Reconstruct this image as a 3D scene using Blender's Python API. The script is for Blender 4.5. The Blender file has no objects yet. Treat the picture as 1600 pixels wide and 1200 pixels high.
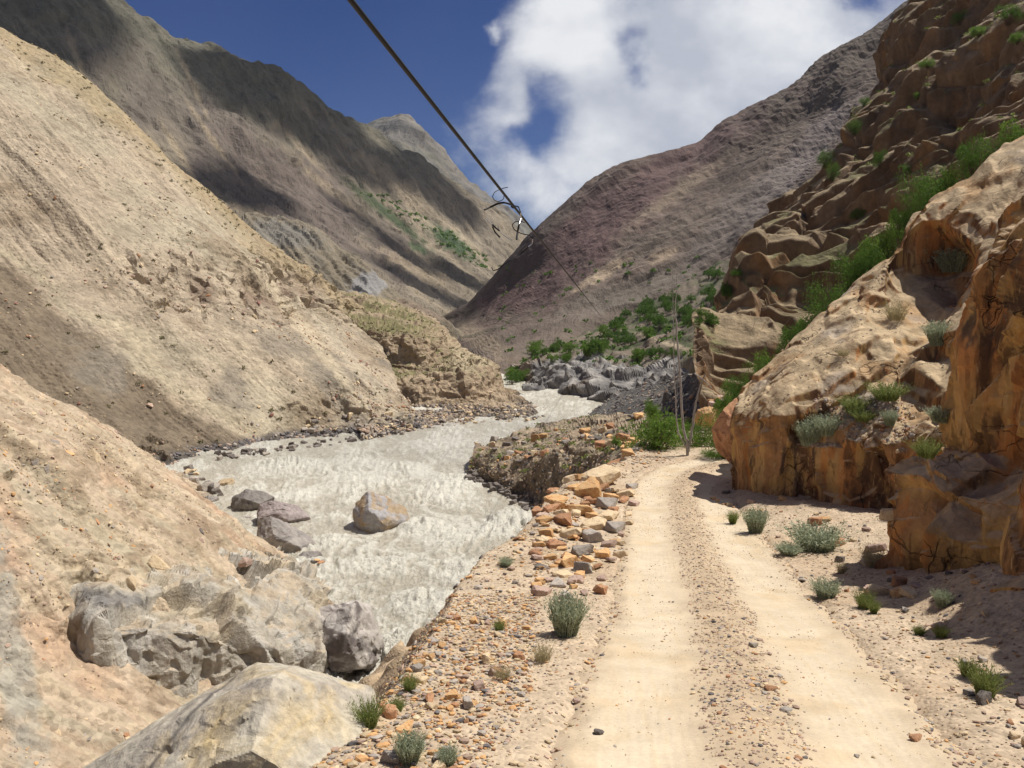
import bpy, bmesh, math, random
import numpy as np
from mathutils import Vector, Matrix, Euler
from mathutils.bvhtree import BVHTree

# ------------------------------------------------------------------ camera, sky, sun
scn = bpy.context.scene
C = scn.collection
FPX = 1244.0
HOR = 470.0
PITCH = math.atan((600 - HOR) / FPX)
cam_d = bpy.data.cameras.new("camera")
cam_d.sensor_width = 36
cam_d.lens = 36 * FPX / 1600
cam_d.clip_start = 0.1
cam_d.clip_end = 20000
cam = bpy.data.objects.new("camera", cam_d)
C.objects.link(cam)
cam.location = (0, 0, 0)
cam.rotation_euler = (math.pi / 2 - PITCH, 0, 0)
scn.camera = cam

SUN_EL = math.radians(61)
SUN_AZ = math.radians(70)          # from +Y towards +X
SUND = np.array([math.cos(SUN_EL) * math.sin(SUN_AZ), math.cos(SUN_EL) * math.cos(SUN_AZ), math.sin(SUN_EL)])
sl = bpy.data.lights.new("sun", 'SUN')
sl.energy = 4.8
sl.angle = math.radians(0.5)
sl.color = (1.0, 0.965, 0.91)
so = bpy.data.objects.new("sun", sl)
C.objects.link(so)
so.rotation_euler = Vector(SUND).to_track_quat('Z', 'Y').to_euler()

w = bpy.data.worlds.new("World")
scn.world = w
w.use_nodes = True
nt = w.node_tree
for n in list(nt.nodes):
    nt.nodes.remove(n)
N = nt.nodes.new
L = nt.links.new
wout = N('ShaderNodeOutputWorld')
sky = N('ShaderNodeTexSky')
sky.sky_type = 'NISHITA'
sky.sun_disc = False
sky.sun_elevation = SUN_EL
sky.sun_rotation = SUN_AZ
sky.altitude = 3000
sky.air_density = 1.0
sky.dust_density = 0.3
sky.ozone_density = 3.0
hs = N('ShaderNodeHueSaturation')
hs.inputs['Saturation'].default_value = 1.32
hs.inputs['Hue'].default_value = 0.518
L(sky.outputs[0], hs.inputs['Color'])
bg1 = N('ShaderNodeBackground')
bg1.inputs['Strength'].default_value = 0.046
L(hs.outputs[0], bg1.inputs['Color'])
tc = N('ShaderNodeTexCoord')
mp = N('ShaderNodeMapping')
mp.inputs['Location'].default_value = (3.1, 1.7, 0.4)
mp.inputs['Scale'].default_value = (1.0, 1.0, 1.5)
L(tc.outputs['Generated'], mp.inputs['Vector'])
n1 = N('ShaderNodeTexNoise')
n1.inputs['Scale'].default_value = 4.6
n1.inputs['Detail'].default_value = 9
n1.inputs['Roughness'].default_value = 0.6
n1.inputs['Distortion'].default_value = 0.25
L(mp.outputs[0], n1.inputs['Vector'])
sp = N('ShaderNodeSeparateXYZ')
L(tc.outputs['Generated'], sp.inputs[0])


def wmath(op, a, b=None, clamp=False):
    m = N('ShaderNodeMath')
    m.operation = op
    m.use_clamp = clamp
    for i, v in enumerate((a, b)):
        if v is None:
            continue
        if isinstance(v, (int, float)):
            m.inputs[i].default_value = v
        else:
            L(v, m.inputs[i])
    return m.outputs[0]


def wrange(v, a, b, c, d, smooth=True):
    m = N('ShaderNodeMapRange')
    m.interpolation_type = 'SMOOTHSTEP' if smooth else 'LINEAR'
    L(v, m.inputs['Value'])
    for k, x in zip(('From Min', 'From Max', 'To Min', 'To Max'), (a, b, c, d)):
        m.inputs[k].default_value = x
    return m.outputs[0]


def skydir(px, py):
    v = np.array([(px - 800) / FPX, 0, 0]) + np.array([0, math.sin(PITCH), math.cos(PITCH)]) * (-(py - 600) / FPX) \
        + np.array([0, math.cos(PITCH), -math.sin(PITCH)])
    return v / np.linalg.norm(v)


bias = wrange(sp.outputs['X'], -0.14, 0.20, -0.30, 0.16)
tot = wmath('ADD', n1.outputs['Fac'], bias)
nv = N('ShaderNodeTexNoise')
nv.inputs['Scale'].default_value = 9
nv.inputs['Detail'].default_value = 6
L(tc.outputs['Generated'], nv.inputs['Vector'])
vs1 = N('ShaderNodeVectorMath')
vs1.operation = 'SUBTRACT'
L(nv.outputs['Color'], vs1.inputs[0])
vs1.inputs[1].default_value = (0.5, 0.5, 0.5)
vs2 = N('ShaderNodeVectorMath')
vs2.operation = 'SCALE'
vs2.inputs['Scale'].default_value = 0.16
L(vs1.outputs[0], vs2.inputs[0])
vs3 = N('ShaderNodeVectorMath')
vs3.operation = 'ADD'
L(tc.outputs['Generated'], vs3.inputs[0])
L(vs2.outputs[0], vs3.inputs[1])
for (px, py, r, amt) in ((855, 190, 0.07, -0.30), (640, 60, 0.14, -0.2), (620, 180, 0.12, -0.2), (1340, 0, 0.03, -0.22), (1000, 85, 0.04, -0.26), (740, 40, 0.08, -0.15),
                         (960, 250, 0.12, 0.22), (900, 50, 0.10, 0.2), (1150, 80, 0.16, 0.2), (830, 285, 0.07, 0.25), (765, 30, 0.022, 0.3),
                         (760, 140, 0.16, 0.24), (1020, 170, 0.12, 0.2), (810, 160, 0.03, 0.15)):
    dn = N('ShaderNodeVectorMath')
    dn.operation = 'DISTANCE'
    L(vs3.outputs[0], dn.inputs[0])
    dn.inputs[1].default_value = skydir(px, py)
    tot = wmath('ADD', tot, wrange(dn.outputs['Value'], 0, r, amt, 0))
cmask = wrange(tot, 0.37, 0.80, 0, 1)
n2 = N('ShaderNodeTexNoise')
n2.inputs['Scale'].default_value = 7
n2.inputs['Detail'].default_value = 8
n2.inputs['Roughness'].default_value = 0.5
L(mp.outputs[0], n2.inputs['Vector'])
cr = N('ShaderNodeValToRGB')
cr.color_ramp.elements[0].position = 0.36
cr.color_ramp.elements[0].color = (0.42, 0.45, 0.52, 1)
cr.color_ramp.elements[1].position = 0.62
cr.color_ramp.elements[1].color = (0.74, 0.75, 0.77, 1)
L(n2.outputs['Fac'], cr.inputs[0])
bg2 = N('ShaderNodeBackground')
bg2.inputs['Strength'].default_value = 0.95
L(cr.outputs[0], bg2.inputs['Color'])
mx = N('ShaderNodeMixShader')
L(cmask, mx.inputs[0])
L(bg1.outputs[0], mx.inputs[1])
L(bg2.outputs[0], mx.inputs[2])
L(mx.outputs[0], wout.inputs[0])
w.cycles_visibility.camera = True

scn.view_settings.view_transform = 'Standard'
scn.view_settings.look = 'None'
scn.view_settings.exposure = 0.26
scn.view_settings.gamma = 1.0
scn.view_settings.use_curve_mapping = False
scn.render.engine = 'CYCLES'

random.seed(7)
RNG = np.random.default_rng(7)

# ------------------------------------------------------------------ projection helpers
RIGHT = np.array([1.0, 0, 0])
UP = np.array([0, math.sin(PITCH), math.cos(PITCH)])
FWD = np.array([0, math.cos(PITCH), -math.sin(PITCH)])


def P(px, py, d):
    v = RIGHT * ((px - 800) / FPX) + UP * (-(py - 600) / FPX) + FWD
    return v * (d / v[1])


def W(px, py, z=-14.0):
    v = RIGHT * ((px - 800) / FPX) + UP * (-(py - 600) / FPX) + FWD
    return v * (z / v[2])


def proj(p):
    f = p @ FWD
    f = np.where(f > 0.05, f, 0.05)
    return 800 + FPX * (p @ RIGHT) / f, 600 - FPX * (p @ UP) / f


# ------------------------------------------------------------------ numpy noise
_tab = np.random.default_rng(11)
_G = _tab.normal(size=(1024, 3))
_G /= np.linalg.norm(_G, axis=1)[:, None]
_R = _tab.random((1024, 6))


def _hash(ix, iy, iz, s):
    h = (ix.astype(np.int64) * 73856093) ^ (iy.astype(np.int64) * 19349663) ^ (iz.astype(np.int64) * 83492791) ^ (s * 2654435)
    h = (h ^ (h >> 13)) * 1274126177
    return ((h ^ (h >> 16)) & 1023).astype(np.int64)


def noise(p, s=0):
    i = np.floor(p)
    f = p - i
    u = f * f * f * (f * (f * 6 - 15) + 10)
    i = i.astype(np.int64)
    out = 0
    for dx in (0, 1):
        for dy in (0, 1):
            for dz in (0, 1):
                g = _G[_hash(i[:, 0] + dx, i[:, 1] + dy, i[:, 2] + dz, s)]
                v = g[:, 0] * (f[:, 0] - dx) + g[:, 1] * (f[:, 1] - dy) + g[:, 2] * (f[:, 2] - dz)
                wx = u[:, 0] if dx else 1 - u[:, 0]
                wy = u[:, 1] if dy else 1 - u[:, 1]
                wz = u[:, 2] if dz else 1 - u[:, 2]
                out = out + v * wx * wy * wz
    return out * 1.6


def fbm(p, scale, oct=5, s=0, gain=0.5, ridged=False):
    q = p / scale
    a = 1.0
    t = np.zeros(len(p))
    n = 0
    for k in range(oct):
        v = noise(q + k * 17.3, s + k)
        if ridged:
            v = 1 - 2 * np.abs(v)
        t += v * a
        n += a
        a *= gain
        q = q * 2.03
    return t / n


def cells(q, s=0):
    i = np.floor(q - 0.5).astype(np.int64)
    n = len(q)
    best = np.full(n, 1e9)
    sec = np.full(n, 1e9)
    bid = np.zeros(n, np.int64)
    sid = np.zeros(n, np.int64)
    bv = np.zeros((n, 3))
    sv = np.zeros((n, 3))
    for dx in (0, 1):
        for dy in (0, 1):
            for dz in (0, 1):
                cx, cy, cz = i[:, 0] + dx, i[:, 1] + dy, i[:, 2] + dz
                h = _hash(cx, cy, cz, s)
                r = _R[h]
                v = q - (np.stack([cx, cy, cz], 1) + 0.15 + 0.7 * r[:, :3])
                d = (v * v).sum(1)
                m = d < best
                m2 = (~m) & (d < sec)
                sec = np.where(m, best, np.where(m2, d, sec))
                sid = np.where(m, bid, np.where(m2, h, sid))
                sv = np.where(m[:, None], bv, np.where(m2[:, None], v, sv))
                best = np.where(m, d, best)
                bid = np.where(m, h, bid)
                bv = np.where(m[:, None], v, bv)
    return np.sqrt(best), np.sqrt(sec), bid, bv, sid, sv


def facet(p, scale, s=0, aniso=(1, 1, 1), tilt=0.9, warp=0.25, crack=0.0, edge=0.14):
    """blocky fractured-rock displacement: each cell is a tilted plane with its own offset"""
    q = p * np.array(aniso) / scale
    if warp:
        q = q + warp * np.stack([fbm(p, scale * 1.3, 2, s + 5), fbm(p, scale * 1.3, 2, s + 6), fbm(p, scale * 1.3, 2, s + 7)], 1)
    f1, f2, bid, bv, sid, sv = cells(q, s)
    a = _R[bid, 3] - 0.5 + tilt * (_G[(bid * 7 + 3) & 1023] * bv).sum(1)
    b = _R[sid, 3] - 0.5 + tilt * (_G[(sid * 7 + 3) & 1023] * sv).sum(1)
    t = np.clip((f2 - f1) / edge, 0, 1)
    out = a * (0.5 + 0.5 * t) + b * (0.5 - 0.5 * t)
    if crack:
        out = out - crack * (1 - np.clip((f2 - f1) / 0.08, 0, 1))
    return out


def strata(p, deg, yaw=0.0):
    a = math.radians(deg)
    b = math.radians(yaw)
    x = p[:, 0] * math.cos(b) + p[:, 1] * math.sin(b)
    y = -p[:, 0] * math.sin(b) + p[:, 1] * math.cos(b)
    return np.stack([x * math.cos(a) + p[:, 2] * math.sin(a), y, -x * math.sin(a) + p[:, 2] * math.cos(a)], 1)


def sstep(x, a, b):
    t = np.clip((x - a) / (b - a), 0, 1)
    return t * t * (3 - 2 * t)


# ------------------------------------------------------------------ materials
def new_mat(name):
    m = bpy.data.materials.new(name)
    m.use_nodes = True
    t = m.node_tree
    for n in list(t.nodes):
        t.nodes.remove(n)
    out = t.nodes.new('ShaderNodeOutputMaterial')
    b = t.nodes.new('ShaderNodeBsdfPrincipled')
    b.inputs['Roughness'].default_value = 0.92
    b.inputs['Specular IOR Level'].default_value = 0.18
    t.links.new(b.outputs[0], out.inputs[0])
    return m, t, b


class NT:
    def __init__(s, t):
        s.t = t

    def n(s, typ, **kw):
        x = s.t.nodes.new(typ)
        for k, v in kw.items():
            if k.startswith('_'):
                x.inputs[k[1:].replace('_', ' ')].default_value = v
            else:
                setattr(x, k, v)
        return x

    def l(s, a, b):
        s.t.links.new(a, b)

    def noise(s, vec, scale, detail=6, rough=0.55, dist=0.0):
        x = s.n('ShaderNodeTexNoise')
        x.inputs['Scale'].default_value = scale
        x.inputs['Detail'].default_value = detail
        x.inputs['Roughness'].default_value = rough
        x.inputs['Distortion'].default_value = dist
        s.l(vec, x.inputs['Vector'])
        return x.outputs['Fac']

    def rng(s, v, a, b, c, d):
        x = s.n('ShaderNodeMapRange')
        s.l(v, x.inputs['Value'])
        for k, y in zip(('From Min', 'From Max', 'To Min', 'To Max'), (a, b, c, d)):
            x.inputs[k].default_value = y
        return x.outputs[0]

    def math(s, op, a, b):
        x = s.n('ShaderNodeMath', operation=op)
        for i, v in enumerate((a, b)):
            if isinstance(v, (int, float)):
                x.inputs[i].default_value = v
            else:
                s.l(v, x.inputs[i])
        return x.outputs[0]

    def mix(s, fac, a, b, mode='MIX'):
        x = s.n('ShaderNodeMixRGB', blend_type=mode)
        for i, v in enumerate((fac, a, b)):
            if isinstance(v, (int, float)):
                x.inputs[i].default_value = v
            elif isinstance(v, tuple):
                x.inputs[i].default_value = (*v, 1)
            else:
                s.l(v, x.inputs[i])
        return x.outputs[0]

    def mapping(s, vec, scale, rot=(0, 0, 0)):
        x = s.n('ShaderNodeMapping')
        x.inputs['Scale'].default_value = scale
        x.inputs['Rotation'].default_value = rot
        s.l(vec, x.inputs['Vector'])
        return x.outputs[0]


def earth_mat(name, s1, s2, bump, var=0.35, rough=0.93, speck=None, streak=None, pebble=None):
    """vertex colour 'col' times two scales of noise, with bump of real size"""
    m, t, b = new_mat(name)
    k = NT(t)
    tc = k.n('ShaderNodeTexCoord').outputs['Object']
    at = k.n('ShaderNodeAttribute', attribute_name='col').outputs['Color']
    na = k.noise(tc, s1, 8, 0.6)
    nb = k.noise(tc, s2, 6, 0.65)
    fa = k.rng(na, 0.3, 0.7, 1 - var, 1 + var)
    fb = k.rng(nb, 0.25, 0.75, 1 - var * 0.8, 1 + var * 0.8)
    f = k.math('MULTIPLY', fa, fb)
    h = k.math('ADD', na, k.math('MULTIPLY', nb, 0.5))
    if streak:
        sv = k.mapping(tc, streak)
        ns = k.noise(sv, 1.0, 6, 0.6)
        f = k.math('MULTIPLY', f, k.rng(ns, 0.3, 0.7, 0.75, 1.25))
        h = k.math('ADD', h, k.math('MULTIPLY', ns, 0.5))
    if pebble:
        vo = k.n('ShaderNodeTexVoronoi')
        vo.inputs['Scale'].default_value = pebble
        k.l(tc, vo.inputs['Vector'])
        hp = k.rng(vo.outputs['Distance'], 0.0, 0.5, 1.0, 0.0)
        h = k.math('ADD', h, k.math('MULTIPLY', hp, 0.35))
        vs = k.n('ShaderNodeSeparateColor')
        k.l(vo.outputs['Color'], vs.inputs[0])
        f = k.math('MULTIPLY', f, k.rng(vs.outputs[0], 0, 1, 0.8, 1.15))
    cmb = k.n('ShaderNodeCombineXYZ')
    for i in range(3):
        k.l(f, cmb.inputs[i])
    col = k.mix(1.0, at, cmb.outputs[0], 'MULTIPLY')
    if speck:
        ng = k.noise(tc, speck[0], 4, 0.6)
        col = k.mix(k.rng(ng, speck[1], speck[1] + 0.04, 0, speck[3] if len(speck) > 3 else 0.7), col, speck[2])
    k.l(col, b.inputs['Base Color'])
    bm = k.n('ShaderNodeBump')
    bm.inputs['Strength'].default_value = 1.0
    bm.inputs['Distance'].default_value = bump
    k.l(h, bm.inputs['Height'])
    k.l(bm.outputs[0], b.inputs['Normal'])
    b.inputs['Roughness'].default_value = rough
    return m


def stone_mat(name, c1, c2, c3=None, scale=6.0, bump=0.01, c3thr=0.6, var=0.3, spec=0.2, c3w=0.05):
    m, t, b = new_mat(name)
    k = NT(t)
    tc = k.n('ShaderNodeTexCoord').outputs['Object']
    oi = k.n('ShaderNodeObjectInfo').outputs['Random']
    na = k.noise(tc, scale, 9, 0.62, 0.6)
    nb = k.noise(tc, scale * 6, 6, 0.65)
    col = k.mix(k.rng(na, 0.35, 0.62, 0, 1), c1, c2)
    if c3:
        nc = k.noise(k.mapping(tc, (1, 1, 1.6), (0.5, 0.3, 0.2)), scale * 0.7, 8, 0.6, 1.0)
        col = k.mix(k.rng(nc, c3thr - c3w, c3thr + c3w, 0, 1), col, c3)
    v = k.math('MULTIPLY', k.rng(nb, 0.25, 0.75, 1 - var, 1 + var), k.rng(oi, 0, 1, 0.8, 1.2))
    cmb = k.n('ShaderNodeCombineXYZ')
    for i in range(3):
        k.l(v, cmb.inputs[i])
    col = k.mix(1.0, col, cmb.outputs[0], 'MULTIPLY')
    k.l(col, b.inputs['Base Color'])
    bm = k.n('ShaderNodeBump')
    bm.inputs['Distance'].default_value = bump
    k.l(k.math('ADD', na, k.math('MULTIPLY', nb, 0.5)), bm.inputs['Height'])
    k.l(bm.outputs[0], b.inputs['Normal'])
    b.inputs['Specular IOR Level'].default_value = spec
    return m


def leaf_mat(name, c1, c2, trans=0.25):
    m, t, b = new_mat(name)
    k = NT(t)
    gi = k.n('ShaderNodeNewGeometry').outputs['Random Per Island']
    tc = k.n('ShaderNodeTexCoord').outputs['Object']
    na = k.noise(tc, 1.6, 3)
    f = k.math('ADD', k.math('MULTIPLY', gi, 0.6), k.rng(na, 0.3, 0.7, 0, 0.5))
    k.l(k.mix(f, c1, c2), b.inputs['Base Color'])
    b.inputs['Roughness'].default_value = 0.6
    tr = k.n('ShaderNodeBsdfTranslucent')
    k.l(k.mix(f, tuple(x * 1.3 for x in c1), tuple(x * 1.4 for x in c2)), tr.inputs['Color'])
    ms = k.n('ShaderNodeMixShader')
    ms.inputs[0].default_value = trans
    k.l(b.outputs[0], ms.inputs[1])
    k.l(tr.outputs[0], ms.inputs[2])
    out = [n for n in t.nodes if n.type == 'OUTPUT_MATERIAL'][0]
    k.l(ms.outputs[0], out.inputs[0])
    return m


def plain_mat(name, c, rough=0.6, metal=0.0):
    m, t, b = new_mat(name)
    k = NT(t)
    tc = k.n('ShaderNodeTexCoord').outputs['Object']
    na = k.noise(tc, 14, 6, 0.6)
    v = k.rng(na, 0.3, 0.7, 0.75, 1.25)
    cmb = k.n('ShaderNodeCombineXYZ')
    for i in range(3):
        k.l(v, cmb.inputs[i])
    k.l(k.mix(1.0, c, cmb.outputs[0], 'MULTIPLY'), b.inputs['Base Color'])
    b.inputs['Roughness'].default_value = rough
    b.inputs['Metallic'].default_value = metal
    return m


# ------------------------------------------------------------------ mesh helpers
def mesh_np(name, V, F, mat=None, col=None, smooth=True, parent=None, link=True):
    """F: (n,3) or (n,4) array"""
    me = bpy.data.meshes.new(name)
    V = np.ascontiguousarray(V, dtype=np.float32)
    F = np.ascontiguousarray(F, dtype=np.int32)
    k = F.shape[1]
    me.vertices.add(len(V))
    me.vertices.foreach_set('co', V.ravel())
    me.loops.add(F.size)
    me.loops.foreach_set('vertex_index', F.ravel())
    me.polygons.add(len(F))
    me.polygons.foreach_set('loop_start', np.arange(0, F.size, k, dtype=np.int32))
    me.polygons.foreach_set('use_smooth', np.full(len(F), smooth))
    me.update(calc_edges=True)
    if col is not None:
        a = me.color_attributes.new('col', 'FLOAT_COLOR', 'POINT')
        c4 = np.ones((len(V), 4), np.float32)
        c4[:, :3] = np.clip(col, 0.002, 0.95)
        a.data.foreach_set('color', c4.ravel())
    if mat:
        me.materials.append(mat)
    o = bpy.data.objects.new(name, me)
    if link:
        C.objects.link(o)
    if parent:
        o.parent = parent
    return o


def tag(o, label=None, cat=None, group=None, kind=None):
    if label:
        o['label'] = label
    if cat:
        o['category'] = cat
    if group:
        o['group'] = group
    if kind:
        o['kind'] = kind
    return o


def empty(name, loc, label, cat, group=None, rz=0, sc=1.0):
    o = bpy.data.objects.new(name, None)
    C.objects.link(o)
    o.location = loc
    o.rotation_euler = (0, 0, rz)
    o.scale = (sc, sc, sc)
    o.empty_display_size = 0.1
    return tag(o, label, cat, group)


def catmull(A, ts):
    """A (n,...) control values, ts list of parameter values in [0,n-1]"""
    n = len(A)
    i = np.clip(np.floor(ts).astype(int), 0, n - 2)
    f = (ts - i).reshape((-1,) + (1,) * (A.ndim - 1))
    p1, p2 = A[i], A[i + 1]
    p0 = np.where((i > 0).reshape(f.shape), A[np.maximum(i - 1, 0)], 2 * p1 - p2)
    p3 = np.where((i < n - 2).reshape(f.shape), A[np.minimum(i + 2, n - 1)], 2 * p2 - p1)
    T = 0.6
    m1 = (p2 - p0) * 0.5 * T
    m2 = (p3 - p1) * 0.5 * T
    f2, f3 = f * f, f * f * f
    return (2 * f3 - 3 * f2 + 1) * p1 + (f3 - 2 * f2 + f) * m1 + (-2 * f3 + 3 * f2) * p2 + (f3 - f2) * m2


def params(G, axis, step, mx=400, depthw=0.0):
    px, py = proj(G.reshape(-1, 3))
    q = np.stack([px, py], 1).reshape(G.shape[0], G.shape[1], 2)
    q = np.clip(q, [-250, -250], [1850, 1450])
    if axis == 1:
        q = q.transpose(1, 0, 2)
    pl = np.linalg.norm(q[1:] - q[:-1], axis=2)
    if depthw:
        H = G if axis == 0 else G.transpose(1, 0, 2)
        wl = np.linalg.norm(H[1:] - H[:-1], axis=2) * FPX / np.maximum(np.minimum(H[1:, :, 1], H[:-1, :, 1]), 4)
        pl = np.where(pl > 0.5, np.maximum(pl, wl * depthw), pl)
    d = np.percentile(pl, 70, axis=1)
    ts = []
    for k, x in enumerate(d):
        m = int(np.clip(x / step, 3, mx))
        ts += list(k + np.arange(m) / m)
    ts.append(len(d))
    return np.array(ts)


def gridfaces(nr, nc):
    a = np.arange(nr * nc).reshape(nr, nc)
    return np.stack([a[:-1, :-1].ravel(), a[:-1, 1:].ravel(), a[1:, 1:].ravel(), a[1:, :-1].ravel()], 1)


def gnormals(G):
    du = np.gradient(G, axis=1)
    dv = np.gradient(G, axis=0)
    n = np.cross(du, dv)
    n /= np.linalg.norm(n, axis=2)[..., None] + 1e-9
    return n


SURF = {}       # name -> dict(V, N, F)
BV, BF = [], []


def patch(name, ctrl, mat, disp, colf, step=2.6, flip=None, solid=True, smooth=True, depthw=0.0, blur=0):
    A = np.array([[c if isinstance(c, np.ndarray) else P(*c) for c in r] for r in ctrl], float)
    tv = params(A, 0, step, depthw=depthw)
    tu = params(A, 1, step, depthw=depthw)
    G = catmull(A, tv)
    G = catmull(G.transpose(1, 0, 2), tu).transpose(1, 0, 2)
    nr, nc = G.shape[:2]
    n = gnormals(G)
    V = G.reshape(-1, 3)
    nn = n.reshape(-1, 3)
    if flip is None:
        flip = (nn * (-V)).sum(1).mean() < 0
    if flip:
        nn = -nn
    px, py = proj(V)
    V = V + disp(V, nn, px, py)
    for _ in range(blur):
        Q = V.reshape(nr, nc, 3).copy()
        Q[1:-1] = Q[1:-1] * 0.5 + (Q[:-2] + Q[2:]) * 0.25
        Q[:, 1:-1] = Q[:, 1:-1] * 0.5 + (Q[:, :-2] + Q[:, 2:]) * 0.25
        V = Q.reshape(-1, 3)
    n2 = gnormals(V.reshape(nr, nc, 3)).reshape(-1, 3)
    if flip:
        n2 = -n2
    px, py = proj(V)
    col = colf(V, n2, px, py)
    F = gridfaces(nr, nc)
    if not flip:
        F = F[:, ::-1]
    # recompute orientation so that mesh normals agree with n2
    a, b, c = V[F[:, 0]], V[F[:, 1]], V[F[:, 2]]
    fn = np.cross(b - a, c - a)
    if (fn * n2[F[:, 0]]).sum() < 0:
        F = F[:, ::-1]
    o = mesh_np(name, V, F, mat, col, smooth)
    tag(o, kind='structure')
    SURF[name] = dict(V=V, N=n2, px=px, py=py, o=o)
    if solid:
        off = sum(len(x) for x in BV)
        BV.append(V)
        BF.append(F + off)
    return o


def nd(n, amt):
    return n * amt[:, None]


def mixc(c, m, col):
    m = np.clip(m, 0, 1)[:, None]
    return c * (1 - m) + np.array(col) * m


def blob(c, px, py, V, cx, cy, rx, ry, ang, col, st=1.0, soft=0.35, nz=0.3, nscale=None, seed=3):
    a = math.radians(ang)
    dx, dy = px - cx, py - cy
    u = (dx * math.cos(a) + dy * math.sin(a)) / rx
    v = (-dx * math.sin(a) + dy * math.cos(a)) / ry
    d = np.sqrt(u * u + v * v)
    if nz:
        q = np.stack([px, py, px * 0], 1)
        d = d + nz * 2 * fbm(q, nscale or max(min(rx, ry), 6), 4, seed)
    return mixc(c, st * sstep(-d, -1 - soft, -1 + soft), col)


def streak(V, dirxy, fa, fb, s=0, oct=4, fz=None):
    d = np.array(dirxy, float)
    d /= np.linalg.norm(d)
    a = V[:, 0] * d[1] - V[:, 1] * d[0]
    b = V[:, 0] * d[0] + V[:, 1] * d[1]
    q = np.stack([a / fa, b / fb, V[:, 2] / (fz or fb)], 1)
    return fbm(q, 1.0, oct, s)


# ------------------------------------------------------------------ materials of the land
M = {}
M['tan'] = earth_mat('tan_scree', 0.25, 2.6, 0.25, 0.16, speck=(0.9, 0.67, (0.15, 0.12, 0.075), 0.55), pebble=2.2)
M['near_scree'] = earth_mat('pink_scree', 1.0, 7.0, 0.10, 0.15, pebble=5.0)
M['far'] = earth_mat('far_slope', 0.03, 0.25, 4.0, 0.24, speck=(0.12, 0.64, (0.05, 0.055, 0.03), 0.6))
M['purple'] = earth_mat('purple_slope', 0.05, 0.35, 1.4, 0.22, speck=(0.25, 0.66, (0.05, 0.045, 0.03), 0.6))
M['cliff'] = earth_mat('brown_cliff', 0.5, 3.0, 0.25, 0.25, streak=(1.2, 1.2, 0.25))
M['slab'] = earth_mat('tan_slab', 1.5, 9.0, 0.05, 0.22, streak=(3.5, 3.5, 0.8))
def stained(m):
    t = m.node_tree
    k = NT(t)
    b = [n for n in t.nodes if n.type == 'BSDF_PRINCIPLED'][0]
    src = b.inputs['Base Color'].links[0].from_socket
    geo = k.n('ShaderNodeNewGeometry')
    sx = k.n('ShaderNodeSeparateXYZ')
    k.l(geo.outputs['True Normal'], sx.inputs[0])
    steep = k.rng(sx.outputs[2], 0.30, 0.55, 1, 0)
    tc = k.n('ShaderNodeTexCoord').outputs['Object']
    col = src
    for (sc_, off, lo, c, st) in (((2.2, 2.2, 0.35), 0.0, 0.54, (0.10, 0.055, 0.03), 0.8), ((3.4, 3.4, 0.4), 1.3, 0.56, (0.52, 0.33, 0.12), 0.65),
                                  ((2.8, 2.8, 0.6), 2.1, 0.57, (0.46, 0.17, 0.045), 0.55), ((9, 9, 1.1), 3.0, 0.58, (0.13, 0.075, 0.04), 0.6), ((14, 14, 3), 0.7, 0.6, (0.55, 0.40, 0.20), 0.5)):
        ns = k.noise(k.mapping(tc, sc_, (0.12 + off * 0.05, 0.1 - off * 0.06, off)), 1.0, 7, 0.62, 0.4)
        f = k.math('MULTIPLY', k.rng(ns, lo, lo + 0.05, 0, st), steep)
        col = k.mix(f, col, c)
    wn = k.n('ShaderNodeTexNoise')
    wn.inputs['Scale'].default_value = 1.4
    wn.inputs['Detail'].default_value = 5
    k.l(tc, wn.inputs['Vector'])
    va = k.n('ShaderNodeVectorMath', operation='SCALE')
    va.inputs['Scale'].default_value = 0.7
    k.l(wn.outputs['Color'], va.inputs[0])
    vb = k.n('ShaderNodeVectorMath', operation='ADD')
    k.l(tc, vb.inputs[0])
    k.l(va.outputs[0], vb.inputs[1])
    prev = b.inputs['Normal'].links[0].from_socket
    for (sc_, rot, wd) in (((0.8, 0.8, 0.22), (0, -0.5, 0.4), 0.010), ((0.5, 1.6, 2.4), (0, -0.75, 0.3), 0.014)):
        vo = k.n('ShaderNodeTexVoronoi', feature='DISTANCE_TO_EDGE')
        vo.inputs['Scale'].default_value = 1.0
        k.l(k.mapping(vb.outputs[0], sc_, rot), vo.inputs['Vector'])
        ln = k.rng(vo.outputs['Distance'], 0.0, wd, 1, 0)
        gate = k.rng(k.noise(tc, 0.9, 3), 0.5, 0.62, 0, 1)
        ln = k.math('MULTIPLY', ln, gate)
        col = k.mix(k.math('MULTIPLY', ln, 0.4), col, (0.055, 0.035, 0.022))
        bb = k.n('ShaderNodeBump')
        bb.inputs['Distance'].default_value = 0.05
        bb.invert = True
        k.l(ln, bb.inputs['Height'])
        k.l(prev, bb.inputs['Normal'])
        prev = bb.outputs[0]
    k.l(prev, b.inputs['Normal'])
    k.l(col, b.inputs['Base Color'])


stained(M['slab'])
M['bank'] = earth_mat('bank', 0.8, 5.0, 0.12, 0.25, pebble=3.5)
M['ground'] = earth_mat('roadside_ground', 1.6, 14, 0.025, 0.12, pebble=22)
M['road'] = earth_mat('dusty_road', 3.0, 32, 0.010, 0.11)
M['grey_bank'] = earth_mat('grey_bank', 0.6, 3.5, 0.25, 0.22)
M['outcrop'] = earth_mat('grey_outcrop', 1.2, 9.0, 0.10, 0.18, streak=(2.5, 2.5, 0.5))

# ------------------------------------------------------------------ far setting
Z0 = -14.0      # river level


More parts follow.
